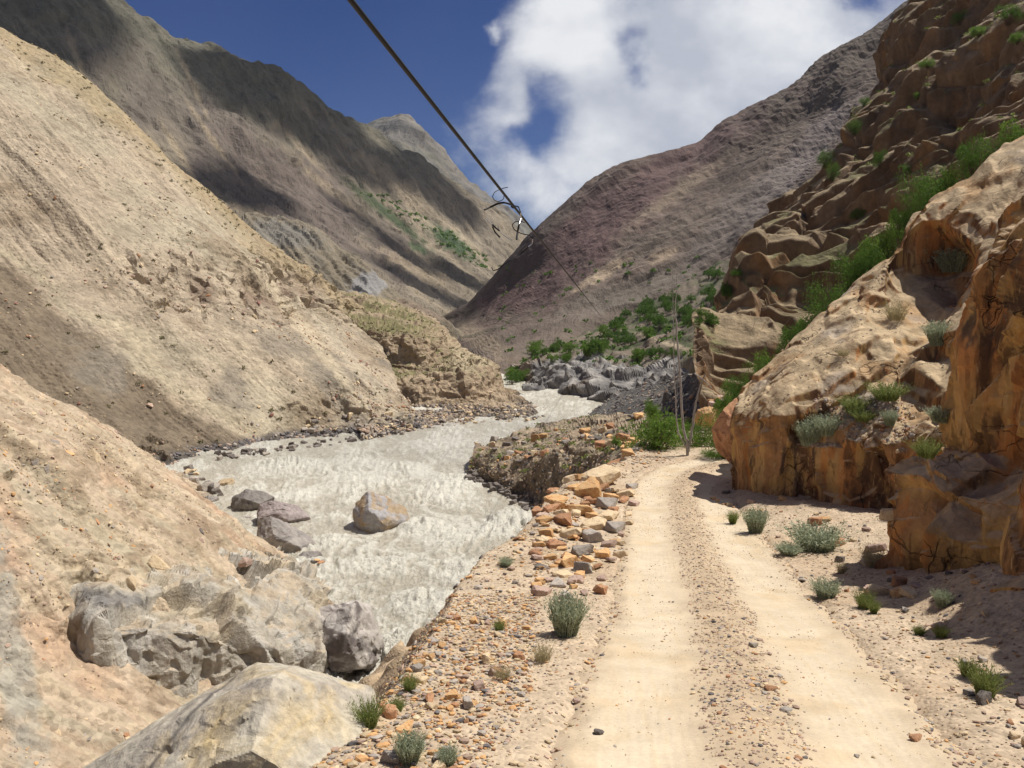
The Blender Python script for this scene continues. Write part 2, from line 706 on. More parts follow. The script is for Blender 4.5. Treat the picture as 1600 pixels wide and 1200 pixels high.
def ground_base():
    r = np.concatenate([[0], np.geomspace(60, 9000, 24)])
    a = np.linspace(0, 2 * math.pi, 49)
    V = np.array([[x * math.cos(t), x * math.sin(t), -17 - x * 0.002] for x in r for t in a])
    col = np.tile([0.27, 0.21, 0.14], (len(V), 1))
    o = mesh_np('ground', V, gridfaces(len(r), len(a)), M['far'], col)
    tag(o, kind='structure')


ground_base()


# far peak
def dfar(a, sc, seed, ridg=0.6, gull=0.5, fall=(1, -0.5), fcs=0.16):
    def f(V, n, px, py):
        r = fbm(V, sc, 7, seed, 0.55, ridged=True)
        g = streak(V, fall, sc * 0.25, sc * 1.6, seed + 9, 5)
        if seed == 80:
            g = g * sstep(px, 820, 1000)
        b = fbm(V, sc * 2.5, 4, seed + 30)
        fc = facet(V, sc * 0.18, seed + 50)
        return nd(n, a * (ridg * r + gull * g + 0.5 * b + fcs * fc))
    return f


def cfar(base, alt, green, seed, sc, fall=(1, -0.5)):
    def f(V, n, px, py):
        c = np.tile(base, (len(V), 1)).astype(float)
        s1 = streak(V, fall, sc * 0.12, sc * 1.2, seed, 5)
        c = mixc(c, sstep(s1, -0.1, 0.35), alt)
        b = fbm(V, sc, 6, seed + 3)
        c *= (1 + 0.5 * b)[:, None]
        if green is not None:
            c = mixc(c, 0.6 * sstep(fbm(V, sc * 0.8, 6, seed + 8), 0.0, 0.4), green)
        return c
    return f


peak = [[(540, 260, 1900), (585, 235, 1900), (625, 230, 1900), (655, 260, 1900), (700, 300, 1900), (740, 350, 1900), (800, 400, 1900), (900, 450, 1900)],
        [(540, 215, 1600), (583, 190, 1600), (625, 180, 1600), (652, 196, 1600), (690, 240, 1600), (730, 285, 1600), (770, 318, 1600), (860, 390, 1600)],
        [(540, 300, 1400), (583, 280, 1400), (620, 270, 1400), (652, 280, 1400), (690, 300, 1400), (730, 330, 1400), (770, 360, 1400), (860, 420, 1400)],
        [(540, 420, 1200), (583, 420, 1200), (620, 420, 1200), (652, 420, 1200), (690, 430, 1200), (730, 440, 1200), (770, 450, 1200), (860, 480, 1200)]]
patch('hill_distant', peak, M['far'], dfar(22, 160, 4), cfar((0.13, 0.12, 0.105), (0.19, 0.165, 0.13), (0.09, 0.10, 0.06), 5, 160), 2.6, smooth=False)


# big left mountain
def colB(V, n, px, py):
    c = cfar((0.175, 0.145, 0.105), (0.24, 0.195, 0.135), None, 21, 90, (1, -0.75))(V, n, px, py)
    q = np.stack([px, py, 0 * px], 1)
    # greener turf towards the ridge, purple-brown rock rib, pale scree fans
    hgt = V[:, 2]
    c = mixc(c, 0.75 * sstep(hgt + 50 * fbm(V, 120, 5, 77), 90, 170), (0.088, 0.086, 0.062))
    rib = 0
    c = blob(c, px, py, V, 440, 300, 230, 62, 36, (0.125, 0.098, 0.082), 0.85, 0.4, 0.5, 60)
    c = blob(c, px, py, V, 230, 150, 120, 50, 40, (0.14, 0.115, 0.09), 0.7, 0.4, 0.5, 40)
    for (x, y, rx, ry, a, s) in ((330, 215, 60, 4, 55, .7), (120, 90, 50, 5, 70, .6), (470, 230, 60, 5, 45, .5), (300, 130, 50, 4, 65, .6), (620, 290, 80, 12, 38, .5),
                                 (280, 240, 50, 5, 60, .7), (390, 330, 45, 6, 20, .9), (520, 300, 70, 7, 40, .5), (650, 420, 60, 14, 25, .6)):
        c = blob(c, px, py, V, x, y, rx, ry, a, (0.33, 0.26, 0.17), s, 0.6, 0.5, 14)
    c = blob(c, px, py, V, 600, 330, 75, 7, 38, (0.05, 0.07, 0.03), 0.8, 0.5, 0.5, 10)
    c = blob(c, px, py, V, 705, 378, 38, 12, 35, (0.05, 0.085, 0.035), 0.9, 0.5, 0.6, 8)
    c = blob(c, px, py, V, 655, 388, 15, 6, 30, (0.05, 0.085, 0.035), 0.8, 0.5, 0.6, 8)
    c = blob(c, px, py, V, 620, 345, 50, 5, 40, (0.06, 0.085, 0.04), 0.6, 0.5, 0.6, 8)
    return c


ridgeB = [(-320, -250, 520), (-150, -170, 540), (0, -100, 560), (130, -50, 580), (215, 8, 600), (270, 45, 630), (350, 74, 660), (430, 98, 690), (465, 112, 700),
          (500, 148, 725), (570, 188, 760), (640, 232, 800), (720, 284, 850), (775, 318, 880), (838, 378, 900), (920, 450, 900)]
midB = [(-320, 60, 360), (-150, 80, 380), (0, 130, 400), (120, 160, 415), (200, 200, 430), (260, 230, 445), (330, 250, 465), (400, 275, 485), (440, 290, 505),
        (490, 305, 525), (560, 330, 560), (630, 355, 600), (700, 385, 640), (760, 410, 680), (830, 440, 720), (920, 480, 760)]
baseB = [(-320, 330, 230), (-150, 350, 240), (0, 370, 250), (120, 380, 255), (200, 395, 262), (260, 410, 268), (330, 425, 275), (400, 440, 285), (440, 450, 292),
         (490, 460, 300), (560, 480, 325), (630, 500, 350), (700, 512, 380), (760, 520, 400), (830, 530, 450), (920, 540, 500)]
backB = [P(a, b, d) + np.array([0, 120, -60.]) for a, b, d in ridgeB]
patch('hill_left', [backB, ridgeB, midB, baseB], M['far'], dfar(11, 75, 40, 0.55, 0.7, fall=(1, -0.75)), colB, 2.4, smooth=False)


# brown bluff in the middle distance
def dC(V, n, px, py):
    g = streak(V, (1, -1.2), 2.2, 30, 3, 5, fz=40)
    return nd(n, 1.8 * g + 1.5 * fbm(V, 14, 5, 61) + 0.5 * facet(V, 3.5, 9))


def cC(V, n, px, py):
    c = np.tile([0.20, 0.165, 0.115], (len(V), 1))
    c = mixc(c, 0.8 * sstep(streak(V, (1, -1.2), 1.5, 20, 4, 4), -0.1, 0.3), (0.15, 0.13, 0.10))
    c = blob(c, px, py, V, 440, 365, 60, 18, 10, (0.17, 0.16, 0.14), 0.7, 0.5, 0.4, 12)
    c = blob(c, px, py, V, 576, 446, 34, 20, -30, (0.25, 0.24, 0.23), 0.85, 0.25, 0.35, 10)
    c = blob(c, px, py, V, 660, 485, 40, 12, 20, (0.22, 0.165, 0.12), 0.8, 0.4, 0.4, 12)
    return c


topC = [(330, 318, 245), (385, 334, 240), (430, 342, 238), (488, 352, 236), (535, 388, 232), (565, 400, 230), (600, 440, 228), (640, 470, 228), (692, 500, 230), (720, 520, 232)]
midC = [(330, 380, 215), (385, 395, 213), (430, 410, 212), (490, 425, 208), (535, 445, 206), (572, 455, 203), (600, 470, 204), (640, 490, 210), (690, 512, 218), (715, 530, 222)]
lowC = [(330, 470, 190), (385, 480, 190), (430, 490, 188), (490, 500, 186), (535, 510, 185), (572, 515, 184), (600, 520, 185), (640, 530, 190), (690, 550, 198), (715, 560, 205)]
backC = [P(a, b, d) + np.array([-30, 60, 4.]) for a, b, d in topC]
patch('bluff', [backC, topC, midC, lowC], M['purple'], dC, cC, 2.0, smooth=False)


# right mountain (purple-brown)
def colL(V, n, px, py):
    c = np.tile([0.16, 0.122, 0.096], (len(V), 1))
    s = streak(V, (-1, -0.35), 5, 60, 71, 5)
    c = mixc(c, 0.6 * sstep(s, -0.05, 0.35), (0.175, 0.14, 0.11))
    c *= (0.82 + 0.45 * fbm(V, 30, 6, 90))[:, None]
    c = blob(c, px, py, V, 960, 330, 260, 45, -38, (0.125, 0.078, 0.072), 0.8, 0.5, 0.5, 40)
    c = blob(c, px, py, V, 860, 420, 130, 40, -35, (0.13, 0.084, 0.074), 0.7, 0.5, 0.5, 40)
    c = blob(c, px, py, V, 1250, 250, 130, 22, -47, (0.20, 0.165, 0.145), 0.8, 0.4, 0.3, 30)
    c = blob(c, px, py, V, 1150, 340, 120, 26, -47, (0.165, 0.135, 0.115), 0.7, 0.5, 0.3, 30)
    c = blob(c, px, py, V, 945, 425, 48, 9, -32, (0.36, 0.275, 0.19), 0.9, 0.3, 0.4, 10)
    c = blob(c, px, py, V, 1035, 398, 22, 9, -25, (0.33, 0.25, 0.17), 0.8, 0.4, 0.4, 10)
    c = blob(c, px, py, V, 1060, 300, 90, 10, -35, (0.24, 0.19, 0.13), 0.6, 0.6, 0.5, 10)
    c = blob(c, px, py, V, 985, 455, 110, 20, -18, (0.15, 0.125, 0.10), 0.8, 0.4, 0.4, 14)
    c = blob(c, px, py, V, 720, 490, 45, 12, 20, (0.11, 0.085, 0.065), 0.7, 0.4, 0.4, 14)
    c = blob(c, px, py, V, 750, 530, 60, 16, 30, (0.21, 0.165, 0.115), 0.7, 0.4, 0.4, 14)
    c = mixc(c, 0.55 * sstep(fbm(V, 22, 6, 95), 0.25, 0.45) * sstep(py, 350, 480), (0.05, 0.055, 0.03))
    return c


ridL = [(683, 499, 330), (712, 482, 325), (745, 462, 320), (800, 403, 310), (850, 346, 300), (900, 300, 300), (950, 262, 300), (1000, 241, 300), (1060, 228, 305), (1100, 212, 310),
        (1130, 186, 310), (1180, 158, 310), (1240, 128, 310), (1300, 76, 305), (1365, 42, 302), (1430, 0, 300), (1560, -90, 300), (1750, -200, 300)]
m1L = [(684, 503, 318), (715, 492, 303), (748, 482, 292), (803, 445, 280), (858, 400, 270), (910, 362, 268), (965, 328, 268), (1020, 305, 268), (1075, 285, 272), (1118, 265, 276),
       (1155, 240, 278), (1205, 215, 278), (1265, 190, 276), (1325, 145, 272), (1390, 110, 270), (1460, 70, 268), (1580, 0, 266), (1750, -80, 264)]
m2L = [(685, 508, 305), (718, 510, 275), (752, 510, 255), (808, 490, 240), (868, 462, 232), (922, 430, 232), (985, 400, 234), (1040, 375, 236), (1090, 350, 240), (1135, 330, 243),
       (1180, 305, 245), (1230, 285, 245), (1290, 255, 243), (1350, 220, 240), (1420, 185, 238), (1490, 150, 236), (1600, 90, 234), (1750, 30, 232)]
b0L = [(686, 528, 280), (718, 556, 190), (750, 580, 148), (792, 599, 132), (850, 585, 150), (910, 550, 180), (980, 505, 200), (1040, 475, 208), (1090, 450, 212), (1140, 430, 214),
       (1190, 400, 214), (1240, 380, 214), (1300, 350, 212), (1370, 310, 210), (1440, 280, 208), (1510, 250, 206), (1620, 210, 204), (1750, 170, 200)]
bkL = [P(a, b, d) + np.array([60, 60, -10.]) for a, b, d in ridL]
patch('hill_right', [bkL, ridL, m1L, m2L, b0L], M['purple'], dfar(4.4, 30, 80, 0.35, 0.95, fall=(-1, -0.35), fcs=0.05), colL, 2.4, smooth=False)


# vegetated shelf below the right mountain, grey rock bank, dark scree
def dK2(V, n, px, py):
    return nd(n, 2.2 * fbm(V, 18, 6, 120) + 0.9 * facet(V, 4.5, 33))


def cK2(V, n, px, py):
    c = np.tile([0.17, 0.135, 0.10], (len(V), 1))
    c = mixc(c, sstep(fbm(V, 10, 5, 44), -0.1, 0.25), (0.075, 0.085, 0.04))
    c = blob(c, px, py, V, 1000, 575, 90, 16, 0, (0.28, 0.235, 0.18), 0.7, 0.5, 0.5, 10)
    c = blob(c, px, py, V, 1040, 536, 50, 4, 18, (0.42, 0.34, 0.23), 1.0, 0.3, 0.1, 10)
    return c


k2 = [[(770, 570, 215), (860, 535, 215), (920, 508, 225), (1000, 468, 232), (1080, 432, 232), (1180, 385, 222), (1300, 340, 200)],
      [(780, 580, 180), (850, 552, 172), (920, 535, 170), (1000, 515, 165), (1080, 490, 155), (1180, 450, 140), (1300, 400, 130)],
      [(788, 590, 160), (830, 570, 145), (870, 561, 139), (930, 562, 133), (1000, 566, 123), (1090, 560, 100), (1200, 540, 80)],
      [(792, 600, 158), (832, 585, 146), (872, 580, 140), (935, 585, 134), (1000, 590, 122), (1090, 600, 98), (1200, 600, 76)]]
patch('shelf', k2, M['purple'], dK2, cK2, 2.4)


def dK(V, n, px, py):
    return nd(n, 1.5 * facet(V, 4.5, 13, (1, 1, 1.3), edge=0.2) + 0.5 * facet(V, 1.8, 14, edge=0.2) + 0.3 * fbm(V, 5, 4, 15))


def cK(V, n, px, py):
    q = V @ np.array([[1, 0, 0], [0, .3, 0], [0.8, 0, 3.0]])
    v = fbm(q, 2.2, 5, 66)
    c = np.tile([0.20, 0.185, 0.17], (len(V), 1))
    c = mixc(c, sstep(v, 0.0, 0.25), (0.33, 0.305, 0.27))
    c = mixc(c, sstep(-v, 0.05, 0.3), (0.115, 0.105, 0.10))
    c = mixc(c, 0.7 * sstep(fbm(V, 9, 4, 67), 0.05, 0.3) * sstep(-px, -960, -880), (0.33, 0.245, 0.17))
    c = mixc(c, 0.9 * sstep(-V[:, 2], 13.2, 13.7), (0.09, 0.08, 0.07))
    return c


kk = [[(800, 580, 155), (830, 566, 146), (870, 558, 142), (930, 560, 137), (1000, 566, 127), (1090, 560, 104)],
      [(808, 584, 142), (835, 570, 135), (875, 566, 129), (930, 572, 123), (1000, 582, 115), (1085, 580, 96)],
      [(815, 595, 138), (842, 588, 131), (880, 590, 123), (930, 598, 115), (990, 610, 106), (1075, 610, 90)],
      [W(818, 612), W(850, 615), W(890, 624), W(935, 634), P(985, 645, 100), P(1060, 645, 84)],
      [W(822, 625, -16), W(855, 630, -16), W(895, 640, -16), W(940, 650, -16), P(990, 670, 98), P(1060, 670, 82)]]
patch('rock_bank', kk, M['grey_bank'], dK, cK, 1.1, smooth=False)


def cS(V, n, px, py):
    c = np.tile([0.115, 0.108, 0.098], (len(V), 1))
    c = mixc(c, 0.8 * sstep(fbm(V, 6, 5, 31), 0.1, 0.35) * sstep(px, 1000, 1060), (0.25, 0.19, 0.13))
    return c


ss = [[(960, 615, 108), (1005, 603, 100), (1050, 592, 88), (1100, 585, 72), (1170, 590, 58)],
      [(935, 636, 100), (975, 625, 92), (1025, 618, 80), (1085, 615, 66), (1160, 620, 52)],
      [(908, 655, 96), (950, 650, 86), (1000, 650, 74), (1060, 650, 58), (1140, 655, 44)],
      [(890, 685, 92), (930, 690, 80), (990, 690, 66), (1050, 690, 50), (1130, 690, 38)]]
patch('dark_scree', ss, M['bank'], lambda V, n, px, py: nd(n, 0.6 * fbm(V, 6, 5, 3) + 0.7 * facet(V, 2.2, 17) * sstep(px, 990, 1060)), cS, 2.2)


# ------------------------------------------------------------------ left tan hill
FALL = (0.87, -0.49)


def dD(V, n, px, py):
    g = streak(V, FALL, 3.2, 34, 201, 5, fz=60)
    g2 = streak(V, FALL, 0.9, 10, 203, 4, fz=16)
    rk = sstep(fbm(V, 16, 4, 205), -0.08, 0.14) * sstep(py, 360, 440)
    rk = np.maximum(rk, 0.8 * np.exp(-((py - 470 - 0.05 * (px - 500)) / 35) ** 2) * sstep(px, 180, 260))
    rk = rk * sstep(px, 110, 200)
    smooth = np.exp(-(((px - 250) * 0.57 - (py - 545) * 0.82) / 45) ** 2) * sstep(py, 380, 460)      # the smooth scree chute
    rk = rk * (1 - smooth)
    return nd(n, (0.75 * g + 0.16 * g2) * (0.35 + 0.9 * sstep(fbm(V, 30, 3, 209), -0.2, 0.3)) * (1 - 0.6 * smooth) + 3.2 * fbm(V, 26, 5, 207) + rk * (1.7 * facet(V, 4.4, 24, edge=0.07) + 0.6 * facet(V, 1.4, 25, edge=0.1)) + 0.10 * fbm(V, 0.9, 3, 8))


def cD(V, n, px, py):
    c = np.tile([0.35, 0.28, 0.20], (len(V), 1))
    s = streak(V, FALL, 2.0, 26, 211, 5)
    c = mixc(c, 0.8 * sstep(s, -0.15, 0.4), (0.41, 0.335, 0.235))
    c = mixc(c, 0.3 * sstep(streak(V, FALL, 0.8, 9, 213, 4), 0.05, 0.4), (0.25, 0.195, 0.13))
    c = mixc(c, 0.6 * sstep(fbm(V, 20, 5, 215), 0.0, 0.3), (0.33, 0.285, 0.20))
    c = mixc(c, 0.6 * sstep(fbm(V, 14, 6, 216), 0.1, 0.35), (0.225, 0.165, 0.105))
    c = mixc(c, 0.6 * sstep(fbm(V, 4, 5, 218), 0.2, 0.4), (0.20, 0.15, 0.10))
    # dark damp soil at lower left, pale chute above it
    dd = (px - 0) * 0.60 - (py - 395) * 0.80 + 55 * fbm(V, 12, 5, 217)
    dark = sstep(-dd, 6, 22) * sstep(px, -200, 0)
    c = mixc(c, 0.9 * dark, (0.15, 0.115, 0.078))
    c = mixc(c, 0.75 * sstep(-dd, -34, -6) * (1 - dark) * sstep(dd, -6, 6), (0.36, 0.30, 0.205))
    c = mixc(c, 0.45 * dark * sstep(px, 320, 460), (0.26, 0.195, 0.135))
    # ochre turf along the crest
    crest = np.interp(px, [0, 100, 150, 260, 330, 400, 500, 560], [45, 110, 150, 240, 300, 365, 440, 480])
    c = mixc(c, 0.6 * sstep(-(py - crest) - 70 * fbm(V, 7, 5, 219), -60, 0), (0.29, 0.215, 0.11))
    # rocky reddish band
    band = np.exp(-((py - 470 - 0.05 * (px - 500)) / 28) ** 2) * sstep(px, 180, 300) * sstep(fbm(V, 5, 5, 221), -0.1, 0.2)
    c = mixc(c, 0.75 * band, (0.20, 0.14, 0.10))
    c = mixc(c, 0.75 * sstep(fbm(V, 8, 5, 223), 0.05, 0.25) * sstep(py, 460, 560), (0.20, 0.17, 0.13))
    c = blob(c, px, py, V, 480, 520, 130, 10, 52, (0.45, 0.37, 0.255), 0.8, 0.5, 0.5, 14)
    c = blob(c, px, py, V, 545, 560, 110, 9, 50, (0.42, 0.35, 0.25), 0.7, 0.5, 0.4, 14)
    c = mixc(c, sstep(-V[:, 2] - 0.5 * fbm(V, 2, 3, 5), 12.7, 13.4), (0.10, 0.085, 0.07))
    return c


toe = [(150, 775), (250, 742), (340, 716), (420, 702), (480, 692), (530, 687), (575, 682), (610, 678), (640, 673), (655, 669)]
rid = [(-900, 60, 88), (-650, -40, 98), (-420, -60, 108), (-150, -45, 118), (0, 46, 125), (110, 116, 129), (180, 172, 132), (330, 302, 138), (470, 420, 142), (562, 480, 146)]
rows = []
rows.append([P(a, b, d) + np.array([-10, 40, -14.]) for a, b, d in rid])
rows.append([P(*r) for r in rid])
for f, sag in ((0.78, -0.3), (0.55, -1.0), (0.3, -1.4), (0.1, -0.6)):
    rows.append([P(*r) * f + W(*t) * (1 - f) + np.array([0, 0, sag]) for r, t in zip(rid, toe)])
rows.append([W(*t) for t in toe])
rows.append([W(*t) + np.array([3., -2.5, -2.]) for t in toe])
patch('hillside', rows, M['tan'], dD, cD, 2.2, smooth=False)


# river terraces at its end
def dD2(V, n, px, py):
    st = fbm(V * np.array([1, 1, 3.]), 5, 4, 230)
    return nd(n, 0.5 * st + 0.8 * fbm(V, 11, 5, 231) + 0.6 * facet(V, 2.4, 26) + 0.3 * facet(V, 0.9, 27))


def cD2(V, n, px, py):
    c = np.tile([0.33, 0.25, 0.165], (len(V), 1))
    c = mixc(c, 0.5 * sstep(fbm(V, 5, 5, 233), 0, 0.3), (0.25, 0.185, 0.125))
    flat = sstep(n[:, 2], 0.66, 0.85)
    c = mixc(c, (1 - flat) * 0.5 * sstep(fbm(V * np.array([1, 1, 4]), 3, 4, 235), -0.1, 0.2), (0.22, 0.155, 0.10))
    c = mixc(c, flat * 0.85 * sstep(fbm(V, 9, 5, 234), -0.3, 0.15) * sstep(-py, -612, -585), (0.145, 0.135, 0.055))
    c = mixc(c, flat * sstep(px, 690, 720) * sstep(-py, -595, -575), (0.36, 0.29, 0.185))
    c = mixc(c, 0.7 * sstep(py + 12 * fbm(V, 4, 4, 9), 636, 650), (0.27, 0.225, 0.18))
    c = mixc(c, sstep(-V[:, 2], 13.1, 13.6), (0.12, 0.10, 0.085))
    return c


d2 = [[(520, 455, 160), (580, 462, 165), (640, 482, 168), (685, 505, 172), (720, 540, 168), (765, 575, 160), (800, 615, 150)],
      [(530, 475, 142), (590, 478, 145), (645, 490, 150), (682, 508, 154), (705, 546, 145), (762, 566, 142), (784, 604, 140)],
      [(545, 505, 124), (600, 522, 121), (650, 522, 122), (684, 524, 128), (703, 552, 132), (765, 564, 134), (783, 604, 134)],
      [(560, 562, 123), (615, 577, 118.5), (660, 580, 119), (690, 566, 122), (705, 562, 126), (767, 567, 128), (783, 606, 131)],
      [(575, 600, 106), (615, 598, 105), (665, 590, 105), (720, 583, 106), (752, 574, 109), (772, 575, 115), (784, 607, 124)],
      [(555, 640, 98), (623, 637, 101), (680, 635, 101), (738, 627, 103), (770, 615, 107), (782, 611, 114), (787, 609, 122)],
      [(560, 668, 84), (640, 661, 87), (700, 653, 91), (775, 643, 96), (822, 636, 101), (806, 621, 111), (792, 611, 118)],
      [W(565, 692), W(660, 675), W(730, 671), W(838, 660), W(848, 648), W(818, 629), W(796, 613)],
      [W(570, 702, -15), W(665, 682, -15), W(740, 679, -15), W(860, 664, -15), W(870, 648, -15), W(825, 630, -15), W(797, 612, -15)]]
patch('terrace', d2, M['tan'], dD2, cD2, 1.6, smooth=False)


# ------------------------------------------------------------------ near left slope
def xw(d):
    return float(np.interp(d, [5, 14, 20, 27, 30, 34, 40, 44, 50, 58, 64], [-6.5, -6.5, -6.2, -5.8, -5.5, -7.0, -11.2, -14.8, -18.5, -22.3, -26]))


def kslope(d):
    return float(np.interp(d, [5, 20, 30, 40, 44, 50, 58, 64], [0.80, 0.80, 0.80, 0.785, 0.72, 0.55, 0.30, 0.12]))


rowsE = []
for d in (6, 10, 13, 16, 19, 22, 25, 28, 31, 34, 37, 40, 43, 47, 52, 58, 64):
    r = []
    for s in (-3.0, 0, 1.5, 4, 7, 10, 13, 17, 21, 27, 35, 48, 62):
        k = kslope(d)
        z = Z0 + k * s * (1 + 0.06 * math.sin(s * 0.5 + d * 0.1))
        r.append(np.array([xw(d) - s, d - 0.04 * s, z]))
    rowsE.append(r)


def dE(V, n, px, py):
    g = streak(V, (1, -0.05), 0.9, 12, 301, 5, fz=20)
    g2 = streak(V, (1, -0.05), 0.28, 4, 303, 4, fz=6)
    bump = fbm(V, 5, 5, 305)
    rk = sstep(fbm(V, 3.5, 4, 306), 0.08, 0.3)
    return nd(n, 0.45 * g + 0.10 * g2 + 0.8 * bump + rk * 0.34 * facet(V, 0.9, 41, edge=0.1) + 0.05 * facet(V, 0.3, 42))


def cE(V, n, px, py):
    c = np.tile([0.43, 0.335, 0.235], (len(V), 1))
    s = streak(V, (1, -0.05), 0.7, 9, 311, 5)
    c = mixc(c, 0.7 * sstep(s, -0.1, 0.35), (0.42, 0.335, 0.22))
    c = mixc(c, 0.6 * sstep(streak(V, (1, 0), 1.6, 14, 313, 4), 0.0, 0.35), (0.335, 0.295, 0.205))
    c = mixc(c, 0.65 * sstep(fbm(V, 3.0, 5, 315), 0.05, 0.35), (0.43, 0.28, 0.18))
    c = mixc(c, 0.65 * sstep(fbm(V, 1.6, 5, 316), 0.08, 0.35), (0.25, 0.18, 0.115))
    c = mixc(c, 0.6 * sstep(streak(V, (1, 0), 0.5, 5, 318, 4), 0.08, 0.3), (0.30, 0.215, 0.14))
    c = blob(c, px, py, V, 10, 1000, 30, 220, -12, (0.30, 0.28, 0.23), 0.8, 0.5, 0.5, 30)
    c = mixc(c, sstep(-V[:, 2], 13.3, 13.8), (0.17, 0.15, 0.12))
    return c


patch('slope', rowsE, M['near_scree'], dE, cE, 2.4, flip=False)


# grey outcrop at its foot
def dF(V, n, px, py):
    d1 = 1.1 * facet(V, 3.0, 57, (1.3, 1, 0.35), 0.8, 0.25, edge=0.07) + 0.25 * facet(V, 1.2, 52, (1.5, 1, 0.4), 0.9, 0.25, edge=0.08)
    m = sstep(px, 95, 170)
    return nd(n, m * (0.8 * d1 + 0.10 * facet(V, 0.45, 55, edge=0.12) + 0.18 * fbm(V, 2.0, 4, 53, ridged=True) + 0.04 * fbm(V, 0.4, 4, 54)))


def cF(V, n, px, py):
    c = np.tile([0.37, 0.33, 0.265], (len(V), 1))
    v = streak(V, (1, 0.2), 0.5, 3.0, 321, 5, fz=5)
    c = mixc(c, 0.8 * sstep(v, -0.05, 0.3), (0.42, 0.39, 0.34))
    c = mixc(c, 0.7 * sstep(fbm(V, 1.8, 5, 323), 0.05, 0.3), (0.37, 0.30, 0.20))
    c = mixc(c, 0.7 * sstep(fbm(V, 0.9, 5, 325), 0.2, 0.4), (0.20, 0.16, 0.12))
    c = mixc(c, 0.75 * sstep(n[:, 2], 0.6, 0.85) * sstep(fbm(V, 1.5, 4, 4), -0.2, 0.2), (0.40, 0.31, 0.21))
    c = blob(c, px, py, V, 175, 935, 60, 12, 8, (0.16, 0.15, 0.14), 0.8, 0.5, 0.5, 14)
    return c


def dslope(px, py):
    lo, hi = 8.0, 42.0
    for _ in range(40):
        m = (lo + hi) / 2
        p = P(px, py, m)
        if p[2] > Z0 + kslope(m) * max(xw(m) - p[0], 0):
            lo = m
        else:
            hi = m
    return lo


fcols = [(70, 0.05), (110, 0.02), (165, -0.035), (240, -0.06), (310, -0.075), (380, -0.08), (435, -0.09), (480, -0.085), (512, -0.055), (545, 0.03)]
ftop = [915, 915, 905, 890, 878, 885, 892, 912, 945, 965]
fmid = [925, 938, 935, 925, 905, 905, 915, 940, 965, 990]
ff = []
for k, (t, prof) in enumerate(((-0.08, -0.4), (0.0, 0.0), (0.14, 0.6), (0.34, 0.95), (0.55, 1.0))):
    r = []
    for (a, e), y0, ym in zip(fcols, ftop, fmid):
        bot = float(np.interp(a, [100, 170, 250, 330, 400, 480, 520], [1010, 1045, 1045, 1085, 1120, 1100, 1090]))
        py = y0 + t * (bot - y0)
        r.append((a + 14 * t, py, dslope(a + 14 * t, py) * (1 + (e if e < 0 else -abs(e) * 0) * prof + max(e, 0) + {0: 0.02}.get(k, 0))))
    ff.append(r)
ff += [[P(*c) + np.array([0.1 * j, -0.3 * j, -1.3 * j]) for c in ff[4]] for j in (1, 2, 3, 4)]
oF = patch('rock_outcrop', ff, M['outcrop'], dF, cF, 1.5, smooth=False)
oF['kind'] = 'structure'


# ------------------------------------------------------------------ our side: road profile and ground
ZR = ([-6, 0, 3, 5.65, 8, 11, 15, 18.7, 24, 30, 40, 50], [-1.35, -1.7, -2.3, -2.86, -3.32, -3.8, -4.15, -4.36, -4.62, -5.2, -6.3, -7.6])


def zroad(y):
    return np.interp(y, *ZR)


_yy = np.linspace(-6, 50, 600)
_k = np.exp(-(np.arange(-30, 31) / 12.0) ** 2)
_zz = np.convolve(np.pad(zroad(_yy), 30, mode='edge'), _k / _k.sum(), 'valid')


def zr(y):
    return np.interp(y, _yy, _zz)


def onroad(px, py):
    lo, hi = 1.0, 60.0
    for _ in range(50):
        m = (lo + hi) / 2
        if P(px, py, m)[2] > zr(m):
            lo = m
        else:
            hi = m
    return P(px, py, lo)


cl = [np.array([1.15, -5.0, 0]), np.array([1.12, 0, 0])] + [onroad(a, b) for a, b in
      ((1190, 1190), (1165, 1090), (1138, 1000), (1118, 940), (1100, 890), (1083, 835), (1068, 790), (1068, 758), (1088, 738))]
last = cl[-1]
cl += [last + np.array([1.0, 1.3, 0]), last + np.array([2.4, 2.3, 0]), last + np.array([4.2, 3.0, 0]), last + np.array([8, 3.6, 0])]
cl = np.array(cl)
cl = catmull(cl, np.linspace(0, len(cl) - 1, 400))
_sd = np.linalg.norm(np.diff(cl[:, :2], axis=0), axis=1)
_cs = np.concatenate([[0], np.cumsum(_sd)])


def roaddist(x, y):
    """signed lateral offset to centreline (positive right) for arrays"""
    best = np.full(len(x), 1e9)
    sg = np.zeros(len(x))
    for i in range(0, 399, 3):
        a = cl[i, :2]
        b = cl[min(i + 3, 399), :2]
        ab = b - a
        t = np.clip(((x - a[0]) * ab[0] + (y - a[1]) * ab[1]) / (ab @ ab + 1e-9), 0, 1)
        dx, dy = x - a[0] - t * ab[0], y - a[1] - t * ab[1]
        d = np.hypot(dx, dy)
        m = d < best
        best = np.where(m, d, best)
        sg = np.where(m, np.sign(ab[1] * dx - ab[0] * dy), sg)
    return best * sg


EDGE = ([-6, 0, 4, 5.3, 7, 8.2, 10, 12, 13.2, 14.5, 17, 19, 21, 22.5, 24, 27, 34, 42],
        [-2.2, -1.7, -1.1, -.9, -.78, -.72, -.66, -.4, .1, .36, .8, 1.35, 2.4, 3.3, 3.4, 4.0, 6, 9])
FOOT = ([-6, 0, 4, 6.5, 8, 10, 12, 14, 16, 17.5, 19, 23, 30], [5.2, 4.9, 4.8, 4.8, 5.0, 5.4, 6.0, 6.0, 5.5, 5.0, 5.6, 9, 14])


